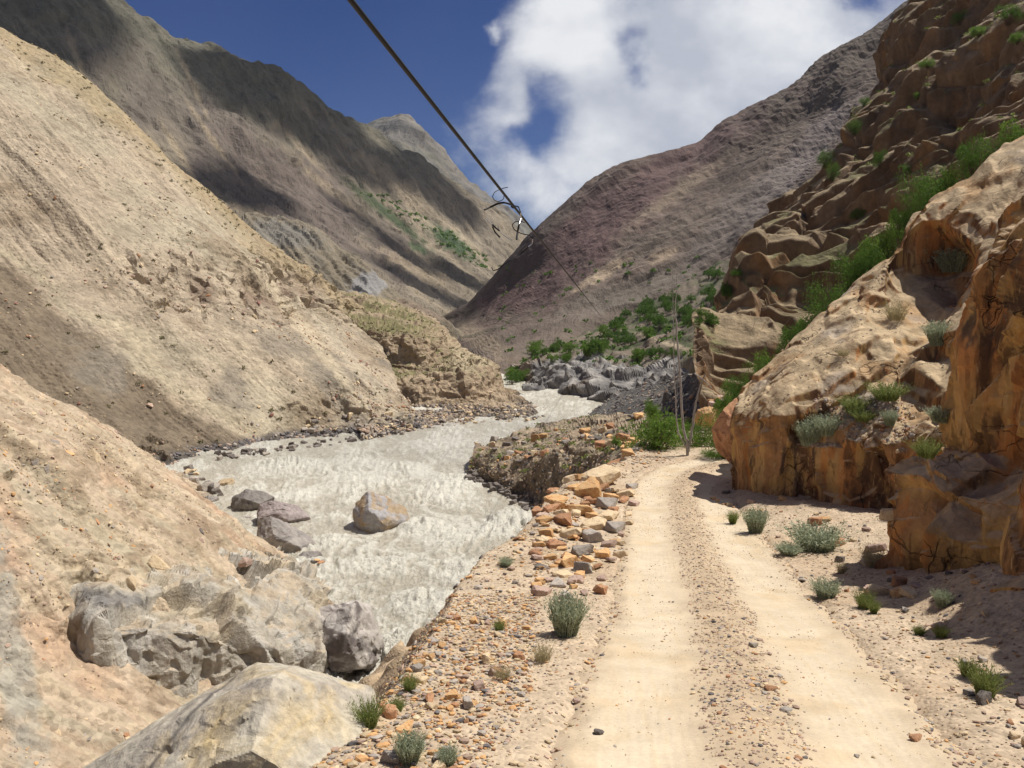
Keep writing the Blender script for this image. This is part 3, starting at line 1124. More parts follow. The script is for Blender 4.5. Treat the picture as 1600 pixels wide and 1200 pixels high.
def ground_z(x, y):
    e = np.interp(y, *EDGE)
    f = np.interp(y, *FOOT)
    z = zr(y).copy()
    o = x - e
    steep = 1.0 + 1.6 * sstep(y, 13, 15)
    z = z - np.where(o < 0, (-o) * steep + 0.12 * 0, 0)
    z = z - 0.35 * sstep(-o, 0, 0.5)
    # stony berm along the outer edge
    z = z + 0.16 * np.exp(-((o - 0.45) / 0.4) ** 2) * sstep(y, 11, 14) * sstep(-y, -23, -20)
    # verge rises to the cliff foot
    z = z + 0.16 * sstep(x - f, -1.3, 0.3) + 0.40 * sstep(x - f, -0.9, 0.3) * np.exp(-((y - 8.0) / 1.5) ** 2)
    t = np.abs(roaddist(x, y))
    z = z - 0.08 * sstep(-t, -1.3, -1.05)
    return np.maximum(z, -15.5)


def build_ground():
    ys = [-5.0]
    while ys[-1] < 42:
        ys.append(ys[-1] + max(0.022, 0.0042 * max(ys[-1], 0.1) * 1.4))
    ys = np.array(ys)
    ys = ys[(ys > 1.8) | (np.arange(len(ys)) % 8 == 0)]
    off = np.concatenate([np.linspace(-13, -3.2, 30), np.linspace(-3, 7.6, 380), np.linspace(7.7, 16, 40)])
    Y, O = np.meshgrid(ys, off, indexing='ij')
    X = O + np.interp(Y, *EDGE)
    x, y = X.ravel(), Y.ravel()
    z = ground_z(x, y)
    V = np.stack([x, y, z], 1)
    t = np.abs(roaddist(x, y))
    r = sstep(t, 1.1, 1.6)
    V[:, 2] += r * (0.07 * fbm(V, 1.4, 5, 401) + 0.035 * fbm(V, 0.3, 4, 402)) + 0.015 * fbm(V, 0.2, 3, 403)
    o = x - np.interp(y, *EDGE)
    side = sstep(-o, 0.0, 0.6)
    V[:, 0] += side * (0.45 * fbm(V, 1.6, 5, 404) + 0.3 * facet(V, 0.9, 61))
    V[:, 2] += side * 0.2 * facet(V, 0.6, 62)
    c = np.tile([0.475, 0.37, 0.255], (len(V), 1))
    c = mixc(c, 0.7 * sstep(fbm(V, 1.0, 6, 410), -0.1, 0.4), (0.40, 0.29, 0.185))
    c = mixc(c, 0.4 * sstep(fbm(V, 0.35, 5, 411), 0.1, 0.4), (0.31, 0.235, 0.16))
    c = mixc(c, 0.7 * side, (0.37, 0.27, 0.165))
    c = mixc(c, 0.8 * sstep(y, 26, 33), (0.27, 0.215, 0.135))
    n2 = gnormals(V.reshape(len(ys), len(off), 3)).reshape(-1, 3)
    if n2[:, 2].mean() < 0:
        n2 = -n2
    F = gridfaces(len(ys), len(off))
    a, b, cc = V[F[:, 0]], V[F[:, 1]], V[F[:, 2]]
    if np.cross(b - a, cc - a)[:, 2].mean() < 0:
        F = F[:, ::-1]
    ob = mesh_np('roadside', V, F, M['ground'], c)
    tag(ob, kind='structure')
    px, py = proj(V)
    SURF['roadside'] = dict(V=V, N=n2, px=px, py=py, o=ob, t=t, off=o)
    BF.append(F + sum(len(q) for q in BV))
    BV.append(V)


build_ground()


def build_road():
    s = _cs
    n = 900
    yy = np.interp(np.linspace(0, 1, n) ** 1.0, np.linspace(0, 1, n), np.linspace(0, s[-1], n))
    cx = np.interp(yy, s, cl[:, 0])
    cy = np.interp(yy, s, cl[:, 1])
    tx, ty = np.gradient(cx), np.gradient(cy)
    ln = np.hypot(tx, ty)
    tx, ty = tx / ln, ty / ln
    ts = np.linspace(-1.5, 1.5, 130)
    X = cx[:, None] + ty[:, None] * ts
    Y = cy[:, None] - tx[:, None] * ts
    T = np.tile(ts, (n, 1))
    x, y, t = X.ravel(), Y.ravel(), T.ravel()
    V = np.stack([x, y, zr(y)], 1)
    wob = 0.10 * fbm(V, 1.5, 4, 420)
    tt = t + wob
    rut = np.exp(-((np.abs(tt) - 0.69 - 0.06 * fbm(V, 0.35, 4, 428)) / 0.44) ** 2 * 1.0) if False else np.exp(-(np.abs(np.abs(tt) - 0.69 - 0.13 * fbm(V, 0.4, 5, 428)) / 0.39) ** 3)
    mid = np.exp(-(tt / 0.2) ** 2)
    edge = sstep(np.abs(tt) + 0.25 * fbm(V, 0.5, 4, 421), 1.0, 1.45)
    stony = np.clip(1 - rut, 0, 1)
    V[:, 2] += 0.02 - 0.035 * rut + 0.02 * mid - 0.11 * edge + stony * (0.016 * fbm(V, 0.16, 4, 422) + 0.02 * fbm(V, 0.6, 3, 423)) + 0.006 * fbm(V, 0.5, 3, 425)
    c = np.tile([0.455, 0.345, 0.225], (len(V), 1))
    fine = sstep(fbm(V, 0.25, 5, 424), -0.3, 0.4)
    c = mixc(c, stony * 0.55 * fine, (0.34, 0.255, 0.17))
    m = rut * (0.85 + 0.15 * fbm(V, 0.8, 3, 426))
    c = mixc(c, m, (0.575, 0.48, 0.345))
    tread = np.sin(tt * 95) * sstep(fbm(np.stack([t * 0 + 3, y, t * 0], 1), 3.0, 2, 430), -0.2, 0.3)
    V[:, 2] += rut * 0.0025 * tread
    c = mixc(c, rut * 0.7 * sstep(fbm(V, 0.7, 6, 429), 0.0, 0.35), (0.50, 0.38, 0.235))
    c = mixc(c, rut * 0.3 * sstep(streak(V, (0.1, 1), 0.05, 2.5, 427, 4), 0, 0.3), (0.54, 0.40, 0.24))
    F = gridfaces(n, len(ts))
    a, b, cc = V[F[:, 0]], V[F[:, 1]], V[F[:, 2]]
    if np.cross(b - a, cc - a)[:, 2].mean() < 0:
        F = F[:, ::-1]
    ob = mesh_np('road', V, F, M['road'], c)
    tag(ob, kind='structure')
    px, py = proj(V)
    N2 = np.tile([0, 0, 1.0], (len(V), 1))
    SURF['road'] = dict(V=V, N=N2, px=px, py=py, o=ob, st=stony, t=t)
    BF.append(F + sum(len(q) for q in BV))
    BV.append(V)


build_road()


# lower terrace between road and river
def dJ(V, n, px, py):
    h = sstep(n[:, 2], 0.3, 0.8)
    return nd(n, 0.5 * fbm(V, 6, 5, 430) + 0.45 * facet(V, 2.2, 71) + 0.2 * facet(V, 0.8, 72))


def cJ(V, n, px, py):
    c = np.tile([0.25, 0.19, 0.13], (len(V), 1))
    c = mixc(c, sstep(fbm(V, 2, 5, 431), -0.1, 0.3), (0.33, 0.26, 0.18))
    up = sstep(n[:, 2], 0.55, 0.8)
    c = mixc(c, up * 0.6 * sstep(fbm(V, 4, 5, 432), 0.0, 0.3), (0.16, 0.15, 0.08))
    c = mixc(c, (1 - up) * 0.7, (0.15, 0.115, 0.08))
    c = mixc(c, sstep(-V[:, 2], 13.0, 13.5), (0.08, 0.07, 0.06))
    return c


jj = [[W(725, 765, -16), W(760, 785, -16), W(820, 825, -16), W(860, 860, -16), W(890, 890, -16), W(950, 930, -16), P(1000, 900, 24)],
      [W(733, 750), W(770, 768), W(828, 800), W(868, 830), W(900, 860), W(960, 900), P(1000, 850, 25)],
      [(736, 728, 62), (775, 742, 58), (838, 768, 53), (875, 785, 48), (905, 790, 43), (965, 800, 32), (1010, 780, 26)],
      [(738, 710, 63.5), (785, 714, 60), (845, 722, 54.5), (890, 730, 49), (925, 735, 43), (970, 732, 34), (1015, 726, 27)],
      [(748, 698, 68), (800, 700, 65), (860, 703, 57), (915, 706, 49), (955, 706, 43), (1000, 706, 35), (1045, 712, 28.5)],
      [(770, 690, 74), (830, 678, 74), (890, 672, 67), (950, 674, 57), (990, 678, 48), (1030, 682, 40), (1085, 692, 32)],
      [(795, 684, 84), (850, 664, 90), (900, 656, 86), (960, 652, 74), (1010, 650, 60), (1050, 655, 48), (1110, 664, 38)],
      [(810, 690, 90), (860, 670, 96), (905, 665, 92), (965, 665, 80), (1020, 665, 66), (1060, 670, 54), (1130, 668, 44)]]
patch('river_terrace', jj, M['bank'], dJ, cJ, 1.3, smooth=False)


# ------------------------------------------------------------------ right cliffs
def tri(w, face=0.45):
    f = w - np.floor(w)
    return np.where(f < face, f / face, (1 - f) / (1 - face))


def dM(V, n, px, py):
    # strata steps cut into offset blocks, so that the ledges break from block to block
    f1, f2, bid, bv, sid, sv = cells(V * np.array([1, 1, 0.35]) / 7.5 + 0.12 * fbm(V, 6, 3, 86)[:, None], 81)
    tb = np.clip((f2 - f1) / 0.15, 0, 1)
    off = (_R[bid, 4] * (0.5 + 0.5 * tb) + _R[sid, 4] * (0.5 - 0.5 * tb)) * 4.0
    w = V[:, 2] * 0.96 - V[:, 0] * 0.16 + 1.6 * fbm(V, 15, 3, 87) + off
    per = 10.5
    amp = np.clip(V[:, 1] / 45, 0.4, 1.15) * (0.35 + 0.65 * sstep(px, 1090, 1200))
    t1 = tri(w / per + 0.15, 0.5)
    crack = -1.0 * (1 - np.clip((f2 - f1) / 0.10, 0, 1))
    ang = V[:, 0] * 0.5 + V[:, 1]
    hq = np.stack([ang / 4.2, V[:, 2] / 16, ang * 0 + 0.3], 1)
    cl_ = sstep(fbm(hq, 1.0, 4, 90, ridged=True), 0.35, 0.75)
    fc = 1.3 * facet(V, 4.0, 83, (0.9, 0.9, 0.6), 0.9, 0.08, edge=0.12) + 0.65 * facet(V, 1.7, 82, (1.1, 1.1, 0.7), 0.9, 0.08, edge=0.15)
    f = amp * (1.9 * t1 - 1.0 + crack - 1.8 * cl_ + 0.6 * fc) + 1.2 * fbm(V, 12, 3, 84) + 0.12 * fbm(V, 1.2, 4, 85, ridged=True)
    return nd(n * np.array([1, 1, 0.75]), f)


def cM(V, n, px, py):
    c = np.tile([0.20, 0.135, 0.082], (len(V), 1))
    s = fbm(V * np.array([1, 1, 0.25]), 1.8, 5, 441)
    c = mixc(c, 0.8 * sstep(s, 0.0, 0.3), (0.135, 0.085, 0.05))
    c = mixc(c, 0.6 * sstep(fbm(V * np.array([1, 1, 0.3]), 2.2, 5, 442), 0.1, 0.35), (0.26, 0.14, 0.06))
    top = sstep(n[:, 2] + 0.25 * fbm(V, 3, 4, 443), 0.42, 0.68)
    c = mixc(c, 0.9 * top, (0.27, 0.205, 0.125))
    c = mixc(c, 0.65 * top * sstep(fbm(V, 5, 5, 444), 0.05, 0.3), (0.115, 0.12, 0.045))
    return c


mm = [
    [(1150, 420, 90), (1145, 425, 75), (1150, 420, 72), (1200, 355, 80), (1275, 290, 86), (1350, 175, 96), (1408, 45, 106), (1455, -50, 110), (1560, -150, 110), (1720, -260, 105), (1900, -300, 100)],
    [(1120, 480, 60), (1086, 488, 46), (1118, 458, 49), (1182, 372, 58), (1258, 306, 66), (1340, 190, 78), (1402, 60, 90), (1450, -40, 95), (1550, -140, 95), (1700, -250, 90), (1900, -280, 85)],
    [(1120, 510, 56), (1081, 508, 42.5), (1125, 495, 44), (1190, 430, 48), (1270, 375, 54), (1352, 275, 62), (1420, 170, 68), (1490, 80, 70), (1590, 10, 66), (1740, -60, 62), (1900, -100, 58)],
    [(1120, 550, 52), (1080, 542, 39), (1130, 545, 40), (1198, 490, 43), (1282, 440, 46), (1364, 350, 50), (1440, 260, 53), (1520, 180, 53), (1620, 110, 50), (1760, 50, 46), (1900, 0, 44)],
    [(1120, 600, 50), (1084, 585, 36.5), (1136, 600, 36), (1208, 560, 37), (1300, 510, 38), (1382, 435, 39), (1462, 345, 40), (1545, 265, 39), (1645, 200, 37), (1770, 150, 34), (1900, 110, 32)],
    [(1120, 680, 48), (1090, 660, 34), (1140, 670, 32), (1218, 640, 31), (1310, 600, 31), (1400, 530, 31), (1485, 440, 31), (1565, 350, 30), (1665, 280, 29), (1780, 230, 28), (1900, 200, 26)],
    [(1120, 760, 46), (1095, 730, 30), (1140, 740, 28), (1225, 720, 26), (1320, 680, 25), (1420, 620, 24), (1500, 530, 24), (1580, 440, 24), (1680, 360, 24), (1790, 320, 23), (1900, 300, 22)]]
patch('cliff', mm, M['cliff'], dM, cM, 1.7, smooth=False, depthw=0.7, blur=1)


def orange_cols(V, n, seed, warm=1.0):
    z = V * np.array([1, 1, 0.22])
    c = np.tile([0.335, 0.185, 0.085], (len(V), 1))
    a = fbm(z, 0.75, 5, seed)
    b = fbm(z, 0.42, 5, seed + 1)
    d = fbm(z, 0.9, 5, seed + 2)
    e = fbm(z, 0.3, 4, seed + 3)
    c = mixc(c, 0.95 * sstep(a, 0.02, 0.22), (0.175, 0.088, 0.045))
    c = mixc(c, 0.85 * sstep(b, 0.08, 0.25), (0.47, 0.30, 0.125))
    c = mixc(c, 0.8 * sstep(d, 0.14, 0.3), (0.44, 0.195, 0.065))
    c = mixc(c, 0.85 * sstep(e, 0.2, 0.36), (0.085, 0.06, 0.045))
    return c


def dN(V, n, px, py):
    Q = strata(V, 38, 20)
    big = 0.80 * facet(V, 2.8, 91, (1, 1, 0.45), 0.8, 0.08, edge=0.06)
    med = 0.40 * facet(V, 1.2, 92, (1.3, 1.3, 0.4), 0.9, 0.08, edge=0.08)
    lay = 0.30 * facet(Q, 2.2, 96, (0.4, 0.7, 1.3), 0.7, 0.08, edge=0.06) + 0.10 * facet(Q, 0.9, 97, (0.4, 0.8, 1.3), 0.8, 0.08, edge=0.06)
    sm = 0.07 * facet(Q, 0.40, 93, (0.6, 1, 1), 1.0, 0.3, edge=0.08)
    slab = sstep(n[:, 2], 0.3, 0.6) * (1 - 0.75 * sstep(px, 1370, 1410) * sstep(py, 540, 580))
    tip = 0.35 + 0.65 * sstep(px, 1160, 1240)
    return nd(n * np.array([1, 1, 0.8]), tip * ((1 - 0.8 * slab) * (big + med) + lay) - 0.12 * (1 - tip) + sm + 0.08 * fbm(V, 2.2, 5, 94) + 0.02 * fbm(V, 0.3, 4, 95))


def cN(V, n, px, py):
    c = orange_cols(V, n, 450)
    top = sstep(n[:, 2] + 0.2 * fbm(V, 1.0, 5, 455), 0.35, 0.6)
    tc_ = np.tile([0.46, 0.345, 0.21], (len(V), 1))
    tc_ = mixc(tc_, 0.7 * sstep(fbm(V, 0.8, 5, 456), 0.0, 0.3), (0.41, 0.25, 0.12))
    tc_ = mixc(tc_, 0.7 * sstep(fbm(V, 1.5, 5, 457), 0.1, 0.35), (0.34, 0.285, 0.23))
    m = top[:, None]
    return c * (1 - m) + tc_ * m


nn_ = [
    [(1175, 700, 23), (1190, 640, 23), (1250, 590, 23.5), (1310, 530, 24), (1370, 480, 24), (1425, 430, 24), (1470, 360, 24), (1545, 300, 24), (1625, 250, 24), (1760, 180, 24)],
    [(1154, 652, 19.2), (1170, 597, 18.9), (1231, 540, 19.2), (1290, 481, 19.6), (1348, 432, 20), (1398, 388, 20), (1440, 318, 20.2), (1530, 250, 20.4), (1605, 205, 20.6), (1750, 130, 20)],
    [(1151, 672, 18.7), (1165, 615, 18.2), (1224, 565, 18.3), (1284, 515, 18.5), (1340, 462, 18.9), (1388, 400, 19.3), (1436, 340, 19.6), (1545, 330, 18.4), (1620, 290, 18), (1760, 240, 17.5)],
    [(1149, 690, 18.4), (1162, 632, 17.5), (1218, 600, 17.3), (1282, 570, 17.2), (1340, 520, 17.6), (1385, 478, 18.4), (1460, 470, 18.4), (1560, 440, 16), (1640, 400, 15.5), (1780, 380, 14.5)],
    [(1149, 720, 18.1), (1160, 660, 17.0), (1214, 650, 16.4), (1276, 640, 16.2), (1340, 600, 16.2), (1400, 560, 16.2), (1470, 560, 16), (1550, 560, 14.5), (1640, 540, 13.8), (1780, 520, 13)],
    [(1149, 745, 17.9), (1160, 700, 16.9), (1216, 700, 16.2), (1278, 700, 15.8), (1335, 692, 15.0), (1400, 680, 14.6), (1470, 660, 14.2), (1550, 680, 13.2), (1640, 680, 12.5), (1780, 660, 12)],
    [(1150, 775, 17.6), (1163, 765, 16.9), (1220, 775, 16.3), (1284, 780, 15.7), (1345, 785, 14.7), (1410, 790, 13.9), (1480, 800, 13.1), (1560, 820, 12.4), (1650, 840, 11.8), (1780, 840, 11)],
    [(1152, 830, 17.0), (1165, 850, 16.2), (1225, 870, 15.6), (1290, 890, 15), (1350, 900, 14), (1415, 920, 13.2), (1485, 930, 12.4), (1560, 960, 11.8), (1650, 960, 11), (1780, 960, 10)]]
patch('cliff_foot', nn_, M['slab'], dN, cN, 1.6, smooth=False, depthw=0.5, blur=1)


def dO(V, n, px, py):
    Q = strata(V, 70, 60)
    big = 0.55 * facet(V, 2.0, 101, (1.3, 1.3, 0.28), 0.8, 0.06, edge=0.03)
    med = 0.34 * facet(V, 0.85, 102, (1.4, 1.4, 0.3), 0.9, 0.06, edge=0.04)
    lay = 0.24 * facet(Q, 0.9, 105, (0.4, 1, 1.2), 0.8, 0.06, edge=0.04)
    sm = 0.045 * facet(Q, 0.25, 103, (0.6, 1, 1), 1.0, 0.3, edge=0.08)
    return nd(n * np.array([1, 1, 0.8]), big + med + lay + sm + 0.05 * fbm(V, 0.8, 6, 104))


def cO(V, n, px, py):
    c = orange_cols(V, n, 470)
    c = mixc(c, 0.8 * sstep(fbm(V * np.array([1, 1, 0.2]), 0.8, 4, 475), 0.0, 0.2), (0.46, 0.28, 0.105))
    top = sstep(n[:, 2] + 0.2 * fbm(V, 0.7, 5, 476), 0.45, 0.7)
    return mixc(c, top, (0.46, 0.34, 0.21))


oo = [
    [(1640, 400, 14), (1700, 380, 13), (1760, 350, 11), (1900, 330, 9), (2100, 250, 7.5), (2500, 100, 6)],
    [(1603, 325, 12), (1640, 330, 10.8), (1720, 320, 9.4), (1850, 300, 7.8), (2050, 200, 6.3), (2450, 0, 5)],
    [(1510, 465, 11.9), (1545, 455, 10.8), (1620, 450, 9.4), (1740, 440, 7.8), (1950, 400, 6.2), (2400, 350, 4.8)],
    [(1489, 540, 11.8), (1525, 560, 10.6), (1600, 570, 9.2), (1720, 570, 7.5), (1930, 570, 6.0), (2350, 560, 4.6)],
    [(1504, 700, 11.6), (1530, 705, 10.4), (1600, 720, 9.0), (1710, 730, 7.3), (1920, 760, 5.8), (2350, 800, 4.5)],
    [(1418, 757, 11.2), (1450, 755, 10.1), (1560, 780, 8.9), (1700, 820, 7.2), (1910, 880, 5.7), (2350, 1000, 4.4)],
    [(1393, 810, 11.0), (1430, 830, 9.8), (1530, 850, 8.8), (1690, 890, 7.2), (1900, 980, 5.7), (2350, 1150, 4.4)],
    [(1392, 875, 10.8), (1440, 905, 9.7), (1530, 930, 8.9), (1680, 980, 7.3), (1900, 1080, 5.8), (2350, 1300, 4.5)],
    [(1410, 950, 10.6), (1460, 990, 9.7), (1550, 1040, 8.9), (1690, 1100, 7.4), (1900, 1200, 6.0), (2350, 1500, 4.7)]]
patch('cliff_corner', oo, M['slab'], dO, cO, 1.8, smooth=False)


# ------------------------------------------------------------------ river
def water_mat():
    m, t, b = new_mat('silty_water')
    k = NT(t)
    tc = k.n('ShaderNodeTexCoord').outputs['Object']
    at = k.n('ShaderNodeAttribute', attribute_name='col').outputs['Color']
    na = k.noise(tc, 1.7, 9, 0.7, 0.6)
    nb = k.noise(tc, 7.0, 8, 0.7, 0.4)
    f = k.math('MULTIPLY', k.rng(na, 0.3, 0.7, 0.84, 1.16), k.rng(nb, 0.25, 0.75, 0.82, 1.18))
    cmb = k.n('ShaderNodeCombineXYZ')
    for i in range(3):
        k.l(f, cmb.inputs[i])
    wc = k.mix(1.0, at, cmb.outputs[0], 'MULTIPLY')
    nc = k.noise(k.mapping(tc, (1.0, 0.7, 1.0)), 3.4, 8, 0.75, 0.5)
    wc = k.mix(k.rng(nc, 0.56, 0.63, 0, 0.6), wc, (0.235, 0.185, 0.11))
    nd_ = k.noise(k.mapping(tc, (1.0, 0.6, 1.0), (0, 0, 0.5)), 5.0, 8, 0.72, 0.4)
    wc = k.mix(k.rng(nd_, 0.58, 0.68, 0, 0.7), wc, (0.78, 0.74, 0.62))
    k.l(wc, b.inputs['Base Color'])
    b.inputs['Roughness'].default_value = 0.33
    b.inputs['Specular IOR Level'].default_value = 0.5
    bm = k.n('ShaderNodeBump')
    bm.inputs['Distance'].default_value = 0.30
    k.l(k.math('ADD', na, k.math('MULTIPLY', nb, 0.45)), bm.inputs['Height'])
    k.l(bm.outputs[0], b.inputs['Normal'])
    return m


def build_river():
    pys = np.linspace(1400, 596, 420)
    d = np.array([W(800, p)[1] for p in pys])
    d = np.concatenate([[2, 8, 14], d, [150, 170, 200, 260, 330]])
    us = np.concatenate([np.linspace(-1.2, -0.47, 40), np.linspace(-0.465, 0.16, 420), np.linspace(0.17, 0.6, 20)])
    D, U = np.meshgrid(d, us, indexing='ij')
    X = D * U
    V = np.stack([X.ravel(), D.ravel(), np.full(X.size, Z0 + 0.3)], 1)
    warp = np.stack([fbm(V, 7, 3, 501), fbm(V, 7, 3, 502), V[:, 2] * 0], 1) * 2.2
    q = V + warp
    r1 = fbm(q, 4.5, 5, 503, 0.55)
    r2 = fbm(q * np.array([1, 0.6, 1]), 0.85, 5, 504, 0.62, ridged=True)
    calm = sstep(-V[:, 1] - 12 * fbm(V, 14, 3, 506), -74, -56)
    calm = 0.7 + 0.3 * calm
    ampl = sstep(fbm(q, 5, 3, 508), -0.1, 0.35)
    r3 = fbm(q * np.array([1, 0.6, 1]) + 50, 0.38, 3, 511, 0.6, ridged=True)
    h = 0.26 * r1 + (0.12 + 0.34 * ampl) * (r2 - 0.2) + (0.05 + 0.10 * ampl) * r3
    # crests seen in the photograph
    for (px, py, s, a) in ((445, 735, 2.2, .55), (640, 740, 1.6, .4), (690, 700, 2.5, .3), (700, 770, 2, .35), (560, 760, 2, .3), (460, 785, 1.5, .3), (720, 905, 1.2, .35),
                           (655, 835, 1.3, .5), (700, 850, 1.5, .25), (620, 1040, 1.2, .5), (520, 1110, 1.0, .7), (560, 730, 2, .3), (780, 830, 1.2, .3), (640, 960, 1.2, .35)):
        p = W(px, py, Z0)
        dd = np.hypot(V[:, 0] - p[0], (V[:, 1] - p[1]) * 0.8)
        h += a * np.exp(-(dd / s) ** 2) * (0.6 + 1.2 * np.clip(r2, -0.3, 1))
    V[:, 2] += calm * h
    c = np.tile([0.49, 0.44, 0.34], (len(V), 1))
    fl = streak(V + warp, (0.35, -1), 0.8, 5.0, 512, 5)
    foam = np.clip(sstep(h + 0.22 * fbm(V, 0.5, 5, 509, 0.65), 0.06, 0.30) + 0.7 * sstep(fl, 0.10, 0.26), 0, 1)
    c = mixc(c, 0.75 * foam, (0.80, 0.76, 0.65))
    c = mixc(c, 0.85 * sstep(-h + 0.2 * fbm(V, 0.7, 5, 510, 0.6), 0.05, 0.27), (0.25, 0.20, 0.125))
    # swift slick tongue of greyer water at the far bend
    c = mixc(c, 0.35 * sstep(V[:, 1], 55, 70) * sstep(-V[:, 1], -100, -88), (0.33, 0.32, 0.28))
    F = gridfaces(len(d), len(us))
    a, b, cc = V[F[:, 0]], V[F[:, 1]], V[F[:, 2]]
    if np.cross(b - a, cc - a)[:, 2].mean() < 0:
        F = F[:, ::-1]
    o = mesh_np('river', V, F, water_mat(), c)
    tag(o, kind='structure')
    BF.append(F + sum(len(x) for x in BV))
    BV.append(V)


build_river()

# ------------------------------------------------------------------ picking points on the land
AV = np.concatenate(BV)
AF = np.concatenate(BF)
bvh = BVHTree.FromPolygons(AV.tolist(), AF.tolist())


def hit(px, py):
    v = RIGHT * ((px - 800) / FPX) + UP * (-(py - 600) / FPX) + FWD
    v /= np.linalg.norm(v)
    r = bvh.ray_cast(Vector((0, 0, 0)), Vector(v))
    if r[0] is None:
        return None, None
    return np.array(r[0]), np.array(r[1])


def down(x, y, z=60):
    r = bvh.ray_cast(Vector((x, y, z)), Vector((0, 0, -1)))
    return None if r[0] is None else np.array(r[0])


# ------------------------------------------------------------------ stones
_ico = {}


def ico(sub):
    if sub not in _ico:
        bm = bmesh.new()
        bmesh.ops.create_icosphere(bm, subdivisions=sub, radius=1)
        bm.verts.ensure_lookup_table()
        V = np.array([v.co[:] for v in bm.verts])
        F = np.array([[v.index for v in f.verts] for f in bm.faces])
        bm.free()
        _ico[sub] = (V, F)
    return _ico[sub]


def rockverts(seed, sub, dims, npl=14, nz=0.04, flat=0.0):
    r = np.random.default_rng(seed)
    V, F = ico(sub)
    n = r.normal(size=(npl, 3))
    n /= np.linalg.norm(n, axis=1)[:, None]
    h = r.uniform(0.55, 0.95, npl)
    n = np.concatenate([n, np.eye(3), -np.eye(3)])
    h = np.concatenate([h, r.uniform(0.8, 1.0, 6)])
    dt = V @ n.T
    rr = np.min(np.where(dt > 0.05, h / np.maximum(dt, 0.05), 9), axis=1)
    rr = np.minimum(rr, 1.15)
    U = V * rr[:, None]
    if nz:
        off = r.uniform(-50, 50, 3)
        U = U * (1 + nz * 1.5 * fbm(U + off, 0.6, 5, 7) + nz * 1.2 * (facet(U + off, 0.55, 8) if sub > 2 else 0))[:, None]
    return U * np.array(dims), F


SM = dict(
    orange=stone_mat('orange_stone', (0.50, 0.27, 0.11), (0.55, 0.37, 0.19), (0.40, 0.17, 0.065), 5, 0.006),
    rust=stone_mat('rust_stone', (0.34, 0.165, 0.085), (0.44, 0.25, 0.135), (0.24, 0.12, 0.075), 5, 0.006),
    grey=stone_mat('grey_stone', (0.29, 0.25, 0.21), (0.38, 0.33, 0.275), (0.21, 0.18, 0.155), 5, 0.006),
    buff=stone_mat('buff_stone', (0.50, 0.37, 0.22), (0.58, 0.45, 0.29), (0.38, 0.28, 0.18), 5, 0.006),
    dark=stone_mat('dark_stone', (0.125, 0.105, 0.092), (0.20, 0.17, 0.145), (0.085, 0.073, 0.065), 4, 0.01),
    pink=stone_mat('pinkish_stone', (0.37, 0.25, 0.19), (0.45, 0.33, 0.26), (0.28, 0.19, 0.15), 5, 0.006),
)
COLS = dict(orange=(0.50, 0.29, 0.13), rust=(0.36, 0.19, 0.10), grey=(0.34, 0.29, 0.24), buff=(0.52, 0.40, 0.25), dark=(0.13, 0.115, 0.11), pink=(0.38, 0.27, 0.20),
            red=(0.26, 0.13, 0.10), green=(0.22, 0.22, 0.16))


def boulder(name, px, py, wpx, hpx, seed, mat, label, cat='boulder', group=None, sub=5, npl=13, nz=0.05, depth=1.0, sink=0.25, rz=None, tilt=(0, 0), pos=None, flatten=None):
    """px,py: where the foot of the stone meets what it lies on; wpx,hpx its size in the picture"""
    p = pos
    if p is None:
        p, n = hit(px, py)
    if p is None:
        return None
    s = p[1] / FPX
    w_, h_ = wpx * s / 2, hpx * s / 2
    V, F = rockverts(seed, sub, (w_, w_ * depth, h_ * (1 + sink)), npl, nz)
    o = mesh_np(name, V, F, mat, None, smooth=False)
    o.location = (p[0], p[1] + w_ * depth * 0.6, p[2] + h_ * (1 - sink))
    o.rotation_euler = (tilt[0], tilt[1], rz if rz is not None else 0)
    tag(o, label, cat, group)
    return o


# river boulders
mB1 = stone_mat('grey_top_boulder', (0.30, 0.215, 0.13), (0.37, 0.28, 0.18), (0.31, 0.29, 0.28), 0.7, 0.03, 0.5)
mB2 = stone_mat('slate_boulder', (0.17, 0.15, 0.135), (0.28, 0.25, 0.22), (0.12, 0.105, 0.095), 0.7, 0.03)
mB3 = stone_mat('purple_grey_boulder', (0.20, 0.165, 0.155), (0.28, 0.235, 0.215), (0.155, 0.12, 0.11), 0.9, 0.03)
mB4 = stone_mat('wet_dark_boulder', (0.30, 0.265, 0.23), (0.40, 0.36, 0.32), (0.12, 0.10, 0.09), 0.6, 0.04, 0.52, spec=0.4)


